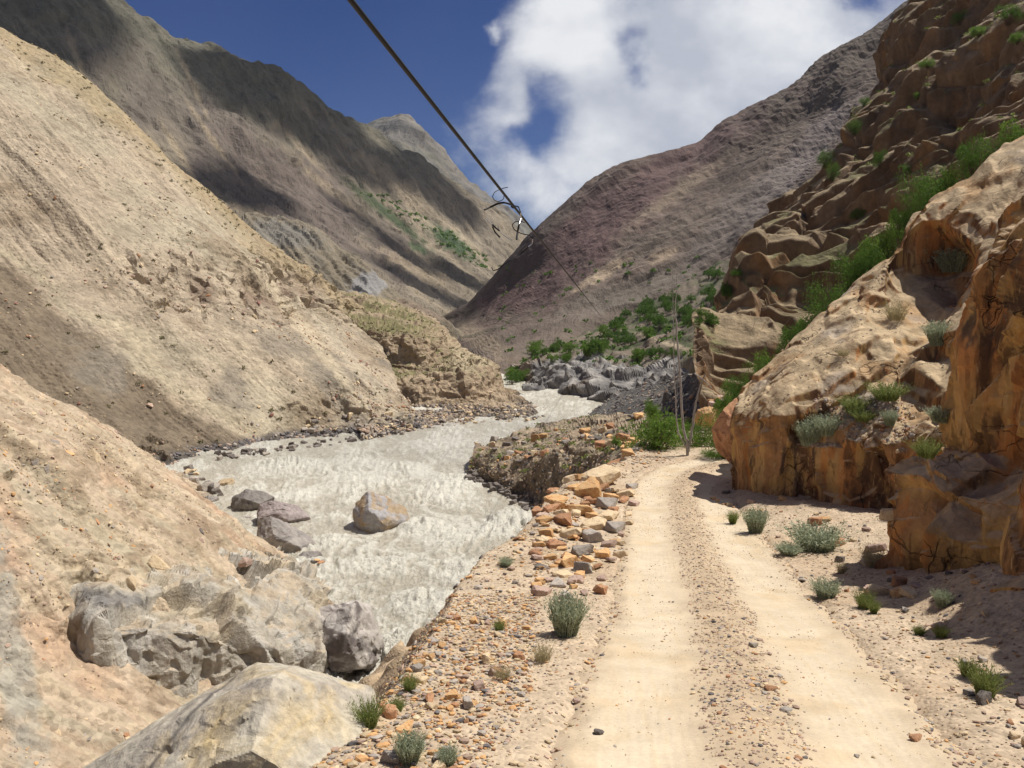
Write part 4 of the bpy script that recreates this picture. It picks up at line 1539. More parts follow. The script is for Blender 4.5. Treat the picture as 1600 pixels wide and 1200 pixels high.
def hull_boulder(name, pts, mat, label, d, thick, cat='boulder', nz=0.05, sub=6, seed=0, group=None, rat=(0.35, 0.7), grow=1.0):
    """convex boulder whose picture outline is given by pts (px,py), at distance d, thick metres deep"""
    mx_, my_ = np.mean([q[0] for q in pts]), np.mean([q[1] for q in pts])
    pts = [(mx_ + (q[0] - mx_) * grow, my_ + (q[1] - my_) * grow) for q in pts]
    bm = bmesh.new()
    r = np.random.default_rng(seed)
    c = np.mean([P(a, b, d) for a, b in pts], axis=0)
    for (a, b) in pts:
        p = P(a, b, d + r.uniform(-0.12, 0.12) * thick)
        bm.verts.new(p)
        q = c + (p - c) * r.uniform(*rat)
        bm.verts.new(q + np.array([r.uniform(-.05, .05) * thick, -thick * r.uniform(0.35, 0.5), 0]))
        bm.verts.new(q + np.array([r.uniform(-.05, .05) * thick, thick * r.uniform(0.35, 0.5), 0]))
    res = bmesh.ops.convex_hull(bm, input=list(bm.verts))
    bmesh.ops.delete(bm, geom=list({g for g in res['geom_interior'] + res['geom_unused'] if isinstance(g, bmesh.types.BMVert)}), context='VERTS')
    bm.normal_update()
    ns = np.array([f.normal[:] for f in bm.faces])
    os_ = np.array([f.verts[0].co[:] for f in bm.faces])
    bm.free()
    c = np.array(c)
    h = ((os_ - c) * ns).sum(1)
    V, F = ico(sub)
    dt = V @ ns.T
    rr = np.min(np.where(dt > 1e-3, h / np.maximum(dt, 1e-3), 1e9), axis=1)
    U = V * rr[:, None]
    size = rr.mean()
    nn = V
    U = U + nn * (nz * size * (1.3 * facet(U + seed, size * 0.6, 8 + seed % 5, (1, 1, 1), 1.0, 0.3) + 0.5 * facet(U + seed, size * 0.2, 9) + 0.9 * fbm(U, size * 0.5, 6, 10)))[:, None]
    o = mesh_np(name, U, F, mat, None, smooth=False)
    o.location = c
    tag(o, label, cat, group)
    return o


def dW(px, py, z=Z0):
    return W(px, py, z)[1]


d = dW(595, 838)
hull_boulder('boulder', [(551, 800), (556, 785), (575, 768), (600, 772), (636, 795), (640, 812), (622, 828), (608, 846), (570, 846), (550, 834)], mB1,
             'large tan and grey angular boulder alone in mid river', d + 1.2, 3.6, seed=3, nz=0.05)
for pts, m_, lab, th, sd in (
        ([(364, 795), (366, 778), (385, 768), (410, 770), (424, 778), (420, 796), (395, 803), (368, 801)], mB2, 'dark slate boulder at the left bank, upstream of the purplish one', 2.4, 5),
        ([(406, 802), (410, 788), (430, 785), (462, 792), (480, 808), (478, 820), (440, 824), (410, 815)], mB3, 'purplish grey boulder with rusty end beside the left bank', 2.6, 8),
        ([(406, 838), (408, 815), (425, 810), (455, 828), (485, 845), (500, 860), (495, 866), (450, 862), (420, 850)], mB2, 'long sloping grey boulder at the foot of the left slope', 2.6, 12),
        ([(463, 872), (475, 863), (498, 864), (506, 876), (496, 882), (468, 884)], mB2, 'low wet dark grey boulder just below the long sloping one', 1.4, 14),
        ([(374, 815), (380, 808), (396, 809), (400, 816), (378, 819)], mB3, 'small brown rock awash between left bank and purplish boulder', 1.0, 17),
        ([(338, 760), (345, 750), (362, 748), (366, 757), (350, 764)], SM['buff'], 'pale buff rock at the waterline beneath the brown bank', 1.4, 19),
        ([(318, 782), (326, 774), (340, 778), (343, 788), (330, 792)], mB2, 'blue-grey rock in the water at the edge of the left slope', 1.2, 23)):
    py = max(p[1] for p in pts)
    px = np.mean([p[0] for p in pts])
    hull_boulder('boulder', pts, m_, lab, dW(px, py) + th * 0.2, th, seed=sd, sub=6, grow=1.14)
# dark boulder below the outcrop
hull_boulder('boulder', [(482, 1010), (490, 975), (505, 958), (550, 950), (572, 962), (590, 1000), (592, 1022), (572, 1040), (530, 1045), (490, 1060)], mB4,
             'big wet grey boulder with dark underside jutting into the river', dW(540, 1065) - 0.4, 3.4, seed=31, nz=0.06, grow=1.14)
hull_boulder('boulder', [(448, 1085), (452, 1050), (470, 1030), (500, 1020), (500, 1050), (485, 1075), (465, 1095)], mB4,
             'narrow brown rock leaning under the big wet boulder', dW(480, 1085) - 0.6, 1.8, seed=33, nz=0.07, sub=5)
# foreground boulder
mFG = stone_mat('lichen_boulder', (0.30, 0.26, 0.215), (0.42, 0.375, 0.29), (0.46, 0.35, 0.19), 2.4, 0.03, 0.57, 0.38, c3w=0.11)
hull_boulder('boulder', [(100, 1215), (250, 1140), (340, 1090), (395, 1062), (428, 1060), (455, 1090), (480, 1102), (560, 1135), (600, 1165), (615, 1215), (600, 1400), (300, 1500), (60, 1400)],
             mFG, 'huge pale boulder with ochre lichen in the left foreground', 4.6, 1.2, seed=44, nz=0.03, sub=7, rat=(0.6, 0.92))
# the right-hand boulders by the shrubs, flat red rock
hull_boulder('boulder', [(1082, 655), (1090, 640), (1108, 634), (1122, 640), (1126, 658), (1110, 668), (1090, 666)], SM['orange'],
             'orange angular boulder behind the dead sapling', 30, 1.2, seed=51, sub=5)
hull_boulder('boulder', [(1118, 700), (1112, 670), (1130, 640), (1150, 620), (1165, 640), (1160, 700), (1140, 725)], SM['rust'],
             'brown leaning rock at the far end of the orange cliff', 19.6, 1.6, seed=52, sub=5)
hull_boulder('boulder', [(942, 735), (948, 724), (970, 717), (990, 716), (1008, 724), (1012, 734), (990, 741), (955, 741)], SM['rust'],
             'smooth low reddish brown rock beside the far road edge', 24.5, 1.6, seed=53, sub=5, nz=0.02)


# loose stones: shared meshes
def hullplanes(pts):
    bm = bmesh.new()
    for p in pts:
        bm.verts.new(p)
    bmesh.ops.convex_hull(bm, input=list(bm.verts))
    bm.normal_update()
    ns = np.array([f.normal[:] for f in bm.faces])
    hs_ = np.array([Vector(f.verts[0].co).dot(f.normal) for f in bm.faces])
    bm.free()
    return ns, hs_


def stone_mesh(key, seed, flat=0.55, sub=4):
    r = np.random.default_rng(seed)
    a = np.sort(r.uniform(0, 6.283, 8))
    top = np.stack([np.cos(a) * r.uniform(.6, .95, 8), np.sin(a) * 0.75 * r.uniform(.6, .95, 8), flat * r.uniform(.55, 1, 8)], 1)
    bot = np.stack([np.cos(a + .3) * r.uniform(.75, 1, 8), np.sin(a + .3) * 0.75 * r.uniform(.75, 1, 8), -flat * r.uniform(.3, 1, 8)], 1)
    ns, hh = hullplanes(np.concatenate([top, bot]))
    V, F = ico(sub)
    dt = V @ ns.T
    rr = np.min(np.where(dt > 1e-3, hh / np.maximum(dt, 1e-3), 9), axis=1)
    U = V * rr[:, None]
    V = U * (1 + 0.10 * fbm(U + seed, 0.5, 5, 7) + 0.05 * facet(U + seed, 0.4, 8))[:, None]
    o = mesh_np('stone', V, F, SM[key], None, smooth=False, link=False)
    return o.data


SMESH = {k: [stone_mesh(k, 100 + i * 7 + hash(k) % 1 + j * 31, fl) for i, fl in enumerate((0.2, 0.32, 0.44, 0.62))] for j, k in enumerate(('orange', 'rust', 'grey', 'buff', 'dark', 'pink'))}
_cw = {'orange': 'orange', 'rust': 'rusty red', 'grey': 'grey', 'buff': 'pale buff', 'dark': 'dark', 'pink': 'pinkish'}


def put_stone(p, n, size, key, label, group, name='stone', lift=0.25, slope=True, yaw=None, var=None, cat='stone'):
    me = random.choice(SMESH[key]) if var is None else SMESH[key][var]
    o = bpy.data.objects.new(name, me)
    C.objects.link(o)
    q = Vector(n).to_track_quat('Z', 'Y') if slope else Euler((0, 0, 0)).to_quaternion()
    e = Euler((random.uniform(-.25, .25), random.uniform(-.25, .25), random.uniform(0, 6.28) if yaw is None else yaw)).to_quaternion()
    o.rotation_mode = 'QUATERNION'
    o.rotation_quaternion = q @ e
    k = random.uniform(0.85, 1.15)
    o.scale = (size * k, size, size * random.uniform(0.85, 1.2))
    o.location = Vector(p) + Vector(n) * size * lift
    tag(o, label, cat, group)
    return o


# stacked edge stones along the road: (px, py, width px, colour, variant)
WALL = [(935, 748, 80, 'buff', 0), (915, 772, 66, 'orange', 2), (870, 782, 40, 'orange', 0), (975, 772, 34, 'buff', 1), (946, 790, 44, 'grey', 1), (900, 762, 34, 'orange', 0),
        (948, 806, 46, 'buff', 0), (905, 800, 50, 'orange', 1), (862, 795, 32, 'rust', 1), (880, 815, 40, 'rust', 2), (850, 812, 30, 'orange', 1), (925, 822, 46, 'buff', 1),
        (958, 826, 40, 'grey', 1), (890, 835, 42, 'buff', 1), (852, 832, 26, 'orange', 2), (842, 850, 24, 'orange', 1), (868, 852, 34, 'rust', 1), (930, 842, 50, 'grey', 2),
        (902, 862, 44, 'grey', 1), (950, 850, 26, 'pink', 2), (940, 866, 32, 'orange', 2), (962, 845, 20, 'orange', 1), (885, 880, 44, 'orange', 2), (912, 890, 34, 'grey', 3),
        (878, 897, 38, 'buff', 0), (868, 912, 36, 'grey', 1), (845, 885, 26, 'dark', 1), (840, 870, 24, 'pink', 1), (900, 905, 26, 'pink', 1), (918, 872, 24, 'buff', 1),
        (845, 925, 34, 'pink', 2), (880, 930, 30, 'grey', 1), (960, 795, 26, 'rust', 1), (985, 760, 26, 'grey', 1), (890, 748, 30, 'buff', 1), (865, 765, 26, 'rust', 1),
        (990, 785, 20, 'pink', 1), (938, 762, 30, 'rust', 1), (925, 805, 26, 'orange', 1), (965, 862, 20, 'grey', 1), (980, 815, 18, 'buff', 1), (860, 870, 22, 'orange', 1),
        (837, 862, 22, 'rust', 1), (848, 842, 24, 'buff', 0), (875, 800, 26, 'buff', 1), (955, 775, 24, 'orange', 1), (912, 745, 26, 'orange', 1)]
for (px, py, wd, key, var) in WALL:
    p, n = hit(px, py + 4)
    if p is None or p[1] > 26:
        p = onroad(px, py + 6)
        n = np.array([0, 0, 1.0])
    s = wd * 1.18 * p[1] / FPX / 2
    big = {80: 'long pale buff slab lying on top of the stacked road edge', 66: 'thick orange slab in the stacked road edge, under the long pale slab'}
    put_stone(p, np.array([0, 0, 1.0]), s, key, big.get(wd, f'{_cw[key]} slab stacked along the outer edge of the road'), 'slabs stacked along the road edge', 'slab', 0.22,
              yaw=random.uniform(-.5, .5), var=var)

for k in range(70):
    px, py = random.uniform(838, 985), random.uniform(750, 930)
    if py < 800 - (px - 838) * 0.55 or px > 1000 - (py - 750) * 0.25:
        continue
    p, n = hit(px, py)
    if p is None or p[1] > 26:
        continue
    key = random.choices(['orange', 'rust', 'grey', 'buff', 'pink'], [4, 2, 2, 3, 2])[0]
    put_stone(p, np.array([0, 0, 1.0]), random.uniform(9, 17) * p[1] / FPX, key, f'{_cw[key]} slab stacked along the outer edge of the road', 'slabs stacked along the road edge', 'slab', 0.3, var=random.choice([0, 1, 2]))

# loose rubble along the outer edge and verge
rs = SURF['roadside']
cnt = 0


def scatter_ids(S, mask, n, wp=1.0):
    idx = np.nonzero(mask)[0]
    # weight by footprint: grid is denser near camera, so weight with depth
    wgt = np.maximum(S['V'][idx, 1], 0.5) ** wp
    wgt = wgt / wgt.sum()
    return RNG.choice(idx, size=n, p=wgt)


inpic = (rs['px'] > -20) & (rs['px'] < 1620) & (rs['py'] < 1230)
zoneA = inpic & (rs['px'] > 600) & (rs['px'] < 960) & (rs['py'] > 960) & (rs['off'] > -0.1) & (rs['off'] < 0.9)
for i in scatter_ids(rs, zoneA, 120):
    key = random.choices(['orange', 'rust', 'grey', 'buff', 'dark', 'pink'], [4, 2, 3, 4, 0.6, 2])[0]
    sz = random.choice([0.025, 0.03, 0.035, 0.045, 0.06, 0.075])
    wh = 'close to the bottom edge' if rs['py'][i] > 1120 else ('below the large sagebrush' if rs['py'][i] > 1030 else 'level with the large sagebrush')
    put_stone(rs['V'][i], np.array([0, 0, 1.0]), sz, key, f'{"small" if sz < 0.04 else "large"} {_cw[key]} angular stone in the left road edge rubble, {wh}', 'rubble at the left road edge', 'stone', 0.3)
zoneB = inpic & (rs['py'] > 730) & (rs['t'] > 1.15) & (rs['px'] > 1150)
for i in scatter_ids(rs, zoneB, 120, -0.3):
    key = random.choices(['orange', 'rust', 'grey', 'buff', 'dark', 'pink'], [2, 1, 3, 4, 0.6, 3])[0]
    put_stone(rs['V'][i], np.array([0, 0, 1.0]), random.choice([0.02, 0.025, 0.03, 0.035, 0.045, 0.06, 0.085]), key, f'{_cw[key]} loose stone on the verge below the orange cliff', 'loose stones on the right verge', 'stone', 0.25)
for k in range(42):
    y = random.uniform(7.0, 17.5)
    x = float(np.interp(y, *FOOT)) - random.uniform(-0.1, 1.0)
    q = down(x, y, 0.2 - 2.6)
    if q is None or q[2] > -2.9:
        continue
    key = random.choices(['orange', 'rust', 'grey', 'buff', 'dark', 'pink'], [3, 2, 2, 3, 1, 3])[0]
    put_stone(q, np.array([0, 0, 1.0]), random.choice([0.05, 0.07, 0.1, 0.14, 0.2]), key, f'{_cw[key]} fallen rock lying at the foot of the orange cliff', 'fallen rocks at the cliff foot', 'rock', 0.2, cat='rock')
# single stones picked out of the photograph on the road
for (px, py, wd, key, var, lab) in ((1432, 1156, 34, 'rust', 0, 'flat brick-red stone on the right wheel track in the foreground'),
                                    (1205, 1078, 26, 'rust', 0, 'flat brown stone on the stony strip between the wheel tracks'),
                                    (1183, 1072, 18, 'grey', 2, 'blue-grey stone just left of the flat brown one between the wheel tracks'),
                                    (1175, 1010, 22, 'grey', 1, 'blue-grey stone far up the strip between the wheel tracks'),
                                    (935, 1146, 24, 'dark', 0, 'flat dark stone on the left wheel track edge'),
                                    (902, 1098, 22, 'pink', 1, 'rounded brown stone left of the left wheel track'),
                                    (1230, 1112, 28, 'grey', 0, 'cluster-sized grey stone low on the strip between the wheel tracks'),
                                    (1205, 1058, 10, 'dark', 2, 'small dark pebble-like stone above the flat brown one'),
                                    (1338, 1183, 14, 'grey', 1, 'small grey stone at the bottom edge right of centre')):
    p, n = hit(px, py)
    put_stone(p, np.array([0, 0, 1.0]), wd * p[1] / FPX / 2, key, lab, None, 'stone', 0.25, yaw=random.uniform(-.3, .3), var=var)
# rocks on the near left slope
for (px, py, wd, key, var, lab) in ((85, 690, 20, 'grey', 3, 'pale grey round rock high on the near left slope'), (150, 715, 50, 'buff', 2, 'large buff rock half buried high on the near left slope'),
                                    (107, 706, 22, 'orange', 1, 'orange rock left of the large buff rock on the near slope'), (75, 732, 18, 'grey', 2, 'grey rock below the pale round one on the near slope'),
                                    (128, 722, 22, 'buff', 1, 'flat pale rock touching the large buff rock'), (250, 885, 50, 'buff', 3, 'brown block casting a dark shadow in the middle of the near slope'),
                                    (202, 915, 26, 'buff', 3, 'tan cube-like rock below the brown block'), (381, 880, 26, 'pink', 3, 'upright grey-brown rock on the right part of the near slope'),
                                    (315, 832, 16, 'dark', 3, 'dark pointed rock near the top edge of the near slope'), (130, 826, 26, 'grey', 1, 'patch of grey stone on the near slope'),
                                    (153, 815, 18, 'rust', 1, 'brick-orange flat stone right of the grey patch'), (102, 827, 12, 'rust', 2, 'small orange stone left of the grey patch'),
                                    (68, 620, 10, 'orange', 2, 'small orange stone close to the top edge of the near slope'), (98, 648, 12, 'rust', 2, 'rusty stone high on the near slope'),
                                    (172, 790, 12, 'orange', 2, 'small orange stone above the brown block'), (35, 642, 12, 'pink', 2, 'pinkish stone near the picture edge high on the slope')):
    p, n = hit(px, py)
    if p is None:
        continue
    put_stone(p, n, wd * p[1] / FPX / 2, key, lab, None, 'rock', 0.25, var=var, cat='rock')
for k in range(90):
    px, py = random.uniform(0, 520), random.uniform(560, 1180)
    p, n = hit(px, py)
    if p is None or p[1] > 46 or p[0] > -6 or p[2] < -13.3 or (100 < px < 530 and 880 < py < 1110):
        continue
    key = random.choices(['orange', 'rust', 'grey', 'buff', 'pink'], [2, 1, 2, 3, 3])[0]
    put_stone(p, n, random.choice([0.07, 0.09, 0.12, 0.16]), key, f'{_cw[key]} stone scattered on the near left slope', 'stones scattered on the near left slope', 'stone', 0.2)
# rocks at the waterline and on the terraces
for (x0, y0, x1, y1, nn, smin, smax, keys, lab, grp) in (
        (290, 735, 345, 775, 16, .35, .9, ['dark', 'grey', 'buff'], 'rock heaped at the waterline below the damp bank', 'rocks at the corner of the left bank'),
        (470, 668, 830, 650, 70, .3, .8, ['grey', 'buff', 'dark', 'pink'], 'cobble on the gravel beach under the terraces', 'cobbles on the gravel beach'),
        (340, 716, 640, 674, 60, .3, .75, ['dark', 'dark', 'grey'], 'dark rock along the waterline of the tan hillside', 'rocks along the far waterline'),
        (735, 742, 835, 800, 60, .25, .7, ['dark', 'dark', 'grey'], 'dark wet rock at the foot of the river terrace', 'rocks at the foot of the river terrace'),
        (770, 690, 1000, 655, 60, .25, .9, ['grey', 'buff', 'dark', 'orange', 'rust'], 'rock lying on top of the river terrace', 'rocks on the river terrace'),
        (430, 820, 500, 885, 14, .2, .45, ['orange', 'rust', 'dark'], 'orange and dark rock beside the low wet boulder', 'small rocks beside the low wet boulder'),
        (980, 690, 1130, 640, 40, .15, .5, ['grey', 'buff', 'orange', 'pink'], 'rock on the ground around the shrubs beyond the road', 'rocks around the shrubs')):
    for k in range(nn):
        t = random.random()
        px, py = x0 + (x1 - x0) * t, y0 + (y1 - y0) * t
        if 'river terrace' in grp and 'foot' not in grp:
            py += random.uniform(-5, 42)
        elif 'beach' in grp:
            py += random.uniform(-14, 8)
        elif 'shrubs' in grp:
            py += random.uniform(-20, 30)
        else:
            py += random.uniform(-5, 4)
            px += random.uniform(-6, 6)
        p, n = hit(px, py)
        if p is None or p[1] < 20:
            continue
        key = random.choice(keys)
        if 'low wet' in grp and p[2] > -13:
            continue
        p = p.copy()
        put_stone(p, np.array([0, 0, 1.0]), random.uniform(smin, smax) * 0.75, key, f'{_cw[key]} ' + lab.replace('dark ', '').replace('orange and ', ''), grp, 'rock', 0.15, cat='rock')

# ------------------------------------------------------------------ gravel (uncountable)
PEB = {}


def gravel(name, P0, Nn, sizes, keys, weights, mat):
    V0, F0 = ico(1)
    n = len(P0)
    k = len(V0)
    r = RNG
    base = [rockverts(900 + i, 1, (1, 0.8, 0.5), 8, 0)[0] for i in range(12)]
    bi = r.integers(0, 12, n)
    B = np.array(base)[bi]                       # n,k,3
    a = r.uniform(0, 6.283, n)
    ca, sa = np.cos(a), np.sin(a)
    X = B[:, :, 0] * ca[:, None] - B[:, :, 1] * sa[:, None]
    Y = B[:, :, 0] * sa[:, None] + B[:, :, 1] * ca[:, None]
    Z = B[:, :, 2]
    # tilt to surface normal
    t1 = np.cross(Nn, np.array([0.31, 0.95, 0.05]))
    t1 /= np.linalg.norm(t1, axis=1)[:, None] + 1e-9
    t2 = np.cross(Nn, t1)
    U = X[..., None] * t1[:, None] + Y[..., None] * t2[:, None] + Z[..., None] * Nn[:, None]
    U = U * sizes[:, None, None] + (P0 + Nn * sizes[:, None] * 0.2)[:, None]
    F = (F0[None] + (np.arange(n) * k)[:, None, None]).reshape(-1, 3)
    cc = np.array([COLS[x] for x in keys])
    ci = r.choice(len(keys), n, p=np.array(weights) / np.sum(weights))
    col = cc[ci] * r.uniform(0.75, 1.2, n)[:, None]
    col = np.repeat(col, k, axis=0)
    o = mesh_np(name, U.reshape(-1, 3), F, mat, col, smooth=False)
    tag(o, kind='stuff')
    return o


M['gravel'] = earth_mat('gravel', 3, 30, 0.004, 0.12)


def pw(n, lo, hi, e=2.2):
    u = RNG.random(n)
    return lo * (1 - u * (1 - (hi / lo) ** (-e))) ** (-1 / e)


# on roadside
def sc(S, mask, n, lo, hi, keys, wts, name, lab, e=2.2, wp=1.0):
    ids = scatter_ids(S, mask, n, wp)
    jit = RNG.uniform(-0.5, 0.5, (n, 3)) * np.array([0.03, 0.03, 0]) * (S['V'][ids, 1] / 6)[:, None]
    o = gravel(name, S['V'][ids] + jit, S['N'][ids], pw(n, lo, hi, e), keys, wts, M['gravel'])
    tag(o, lab, 'gravel')
    return o


allk = ['orange', 'rust', 'grey', 'buff', 'dark', 'pink']
band = np.abs(rs['off'] - 0.35) < 0.75
sc(rs, inpic & (rs['off'] > -0.5) & (rs['off'] < 1.0) & (rs['py'] > 930), 5200, 0.010, 0.05, allk, [4, 2, 4, 5, 1, 3], 'gravel', 'orange and grey gravel spilling along the left edge of the road', 1.6)
sc(rs, inpic & (rs['off'] > -0.6) & (rs['off'] < 1.2) & (rs['py'] <= 930), 2600, 0.02, 0.09, allk, [4, 2, 4, 5, 1, 3], 'gravel', 'coarse rubble between the stacked slabs at the far road edge', 1.8)
sc(rs, inpic & (rs['t'] > 1.0) & (rs['off'] > -0.3), 20000, 0.008, 0.035, allk, [1.5, 1, 3, 6, 1, 5], 'gravel', 'fine pinkish gravel covering both verges of the road', 2.0, 0.2)
rd = SURF['road']
rin = (rd['py'] < 1230) & (rd['V'][:, 1] > 1.5)
stp = rin & (rd['st'] > 0.6) & (RNG.random(len(rd['V'])) < 0.5)
sc(rd, stp & (np.abs(rd['t']) < 0.7), 11000, 0.006, 0.034, allk, [.6, .8, 2.2, 5, 1.0, 7], 'gravel', 'mixed gravel on the raised strip between the wheel tracks', 2.3, -0.6)
sc(rd, stp & (np.abs(rd['t']) > 0.7), 8000, 0.007, 0.032, allk, [1.2, 1, 3, 5, 1.0, 6], 'gravel', 'mixed gravel along both outer edges of the road', 1.9, -0.7)
sc(rd, rin & (rd['st'] <= 0.6) & (fbm(rd['V'], 1.2, 4, 431) > -0.15), 8000, 0.004, 0.02, allk, [1, 1, 3, 6, 1, 4], 'gravel', 'sparse small pebbles in the pale wheel tracks')
E_ = SURF['slope']
ine = (E_['px'] > -20) & (E_['px'] < 640) & (E_['py'] < 1230) & (E_['py'] > 480) & (E_['V'][:, 1] < 45) & (E_['V'][:, 1] > 12)
patchy = sstep(streak(E_['V'], (1, -0.05), 1.0, 8, 611, 4), -0.1, 0.25) > RNG.random(len(E_['V'])) * 0.9
sc(E_, ine & patchy, 16000, 0.02, 0.14, ['orange', 'grey', 'buff', 'pink', 'rust'], [1.4, 2, 5, 5, .6], 'gravel', 'fine stones strewn over the near left scree slope', 2.2)
D_ = SURF['terrace']
sc(D_, (D_['py'] > 632) & (D_['V'][:, 2] > -14.2), 5000, 0.10, 0.42, ['grey', 'buff', 'dark', 'pink'], [4, 3, 2, 3], 'gravel', 'grey cobbles of the beach below the river terraces', 2)
J_ = SURF['river_terrace']
sc(J_, (J_['V'][:, 1] > 26) & (J_['V'][:, 2] > -14.2) & (J_['py'] < 860), 4500, 0.05, 0.22, ['grey', 'buff', 'dark', 'pink', 'orange'], [3, 3, 3, 3, .7], 'gravel',
   'rubble over the dark river terrace and its bank', 2)
H_ = SURF['hillside']
inh = (H_['px'] > -10) & (H_['px'] < 700) & (H_['py'] > 30)
sc(H_, inh & (sstep(fbm(H_['V'], 10, 4, 612), -0.1, 0.2) > 0.3), 5000, 0.07, 0.4, ['buff', 'pink', 'grey', 'rust', 'red'], [4, 4, 1.5, 1, 1.5], 'gravel', 'scattered stones across the tan hillside', 2.4)
sc(H_, inh & (H_['V'][:, 2] < -13.2) & (H_['V'][:, 2] > -14.4), 2500, 0.10, 0.4, ['dark', 'grey', 'pink'], [4, 1, 1], 'gravel', 'dark cobbles lining the foot of the tan hillside', 2)
N_ = SURF['cliff_foot']
ledge = (N_['px'] > 1270) & (N_['px'] < 1430) & (N_['py'] > 620) & (N_['py'] < 720) & (N_['N'][:, 2] > 0.45)
if ledge.sum() > 50:
    sc(N_, ledge, 700, 0.02, 0.08, ['pink', 'buff', 'grey', 'rust'], [4, 3, 2, 2], 'gravel', 'stones lying on the grassy ledge of the orange cliff', 1.8)
ledge2 = (N_['N'][:, 2] > 0.6) & (N_['px'] < 1620) & (N_['py'] > 380)
sc(N_, ledge2, 1500, 0.01, 0.05, ['pink', 'buff', 'grey', 'rust'], [3, 5, 2, 1], 'gravel', 'grit and chips resting on the pale cliff slab', 2)


# ------------------------------------------------------------------ plants
def tuft_mesh(name, seed, n, h, spread, wdt, mat, lean=0.5, leafy=0):
    r = np.random.default_rng(seed)
    seg = 4
    a = r.uniform(0, 6.283, n)
    rad = np.sqrt(r.random(n)) * spread * 0.45
    bx, by = np.cos(a) * rad, np.sin(a) * rad
    ln = r.uniform(0.1, lean, n) * (0.3 + rad / (spread * 0.45))
    hh = h * r.uniform(0.5, 1.05, n)
    a2 = a + r.normal(0, 0.5, n)
    ts = np.linspace(0, 1, seg)
    X = bx[:, None] + np.cos(a2)[:, None] * (ln * hh)[:, None] * ts ** 1.5
    Y = by[:, None] + np.sin(a2)[:, None] * (ln * hh)[:, None] * ts ** 1.5
    Z = hh[:, None] * ts * (1 - 0.15 * ln[:, None] * ts) - 0.02
    c = np.stack([X, Y, Z], 2)
    wv = r.uniform(0, 6.283, n)
    side = np.stack([np.cos(wv), np.sin(wv), 0 * wv], 1)[:, None] * (wdt * (1 - 0.85 * ts))[None, :, None]
    V = np.stack([c - side, c + side], 2).reshape(-1, 3)
    F = []
    b = np.arange(n)[:, None] * seg * 2
    for s in range(seg - 1):
        F.append(np.concatenate([b + 2 * s, b + 2 * s + 1, b + 2 * s + 3, b + 2 * s + 2], 1))
    F = np.concatenate(F)
    if leafy:      # little leaves up each stem
        m = n * leafy
        i = np.repeat(np.arange(n), leafy)
        t = r.uniform(0.15, 1.0, m)
        j = np.clip((t * (seg - 1)).astype(int), 0, seg - 2)
        f = t * (seg - 1) - j
        pc = c[i, j] * (1 - f)[:, None] + c[i, j + 1] * f[:, None]
        dr = r.normal(size=(m, 3))
        dr[:, 2] = np.abs(dr[:, 2]) + 0.3
        dr /= np.linalg.norm(dr, axis=1)[:, None]
        sd = np.cross(dr, r.normal(size=(m, 3)))
        sd /= np.linalg.norm(sd, axis=1)[:, None] + 1e-9
        l = h * r.uniform(0.05, 0.10, m)[:, None]
        LV = np.stack([pc - sd * l * 0.18, pc + sd * l * 0.18, pc + dr * l + sd * l * 0.1, pc + dr * l - sd * l * 0.1], 1).reshape(-1, 3)
        LF = (np.arange(m) * 4)[:, None] + np.arange(4) + len(V)
        V = np.concatenate([V, LV])
        F = np.concatenate([F, LF])
    return mesh_np(name, V, F, mat, None, smooth=False, link=False).data


LM = dict(
    sage=leaf_mat('sage_leaf', (0.25, 0.28, 0.18), (0.40, 0.43, 0.29), 0.25),
    grass=leaf_mat('grass_blade', (0.12, 0.17, 0.04), (0.26, 0.28, 0.09), 0.25),
    dry=leaf_mat('dry_grass', (0.30, 0.26, 0.14), (0.42, 0.36, 0.21), 0.2),
    leaf=leaf_mat('willow_leaf', (0.07, 0.14, 0.02), (0.17, 0.26, 0.045), 0.35),
    dleaf=leaf_mat('dark_willow_leaf', (0.045, 0.105, 0.016), (0.125, 0.21, 0.035), 0.32),
    wood=plain_mat('grey_wood', (0.34, 0.31, 0.28), 0.85),
    twig=plain_mat('brown_twig', (0.12, 0.085, 0.055), 0.85),
)
TM = dict(
    sage=[tuft_mesh('stems', 1, 420, 1.0, 0.75, 0.012, LM['sage'], 0.55, 12), tuft_mesh('stems', 2, 380, 1.0, 0.9, 0.012, LM['sage'], 0.7, 12)],
    grass=[tuft_mesh('stems', 3, 420, 1.0, 0.7, 0.013, LM['grass'], 0.8, 4), tuft_mesh('stems', 4, 360, 1.0, 0.9, 0.012, LM['grass'], 0.9, 6)],
    dry=[tuft_mesh('stems', 5, 260, 1.0, 0.8, 0.008, LM['dry'], 0.9, 2)],
)


def tuft(px, py, hpx, kind, label, var=0, wide=1.0, group=None):
    p, n = hit(px, py)
    if p is None:
        return
    h = 0.86 * hpx * p[1] / FPX
    wide = wide * random.uniform(0.75, 0.95)
    o = bpy.data.objects.new({'sage': 'sagebrush', 'grass': 'grass_tuft', 'dry': 'dry_tuft'}[kind], TM[kind][var % len(TM[kind])])
    C.objects.link(o)
    o.location = p
    o.rotation_euler = (0, 0, random.uniform(0, 6.28))
    o.scale = (h * wide, h * wide, h)
    tag(o, label, 'plant', group)


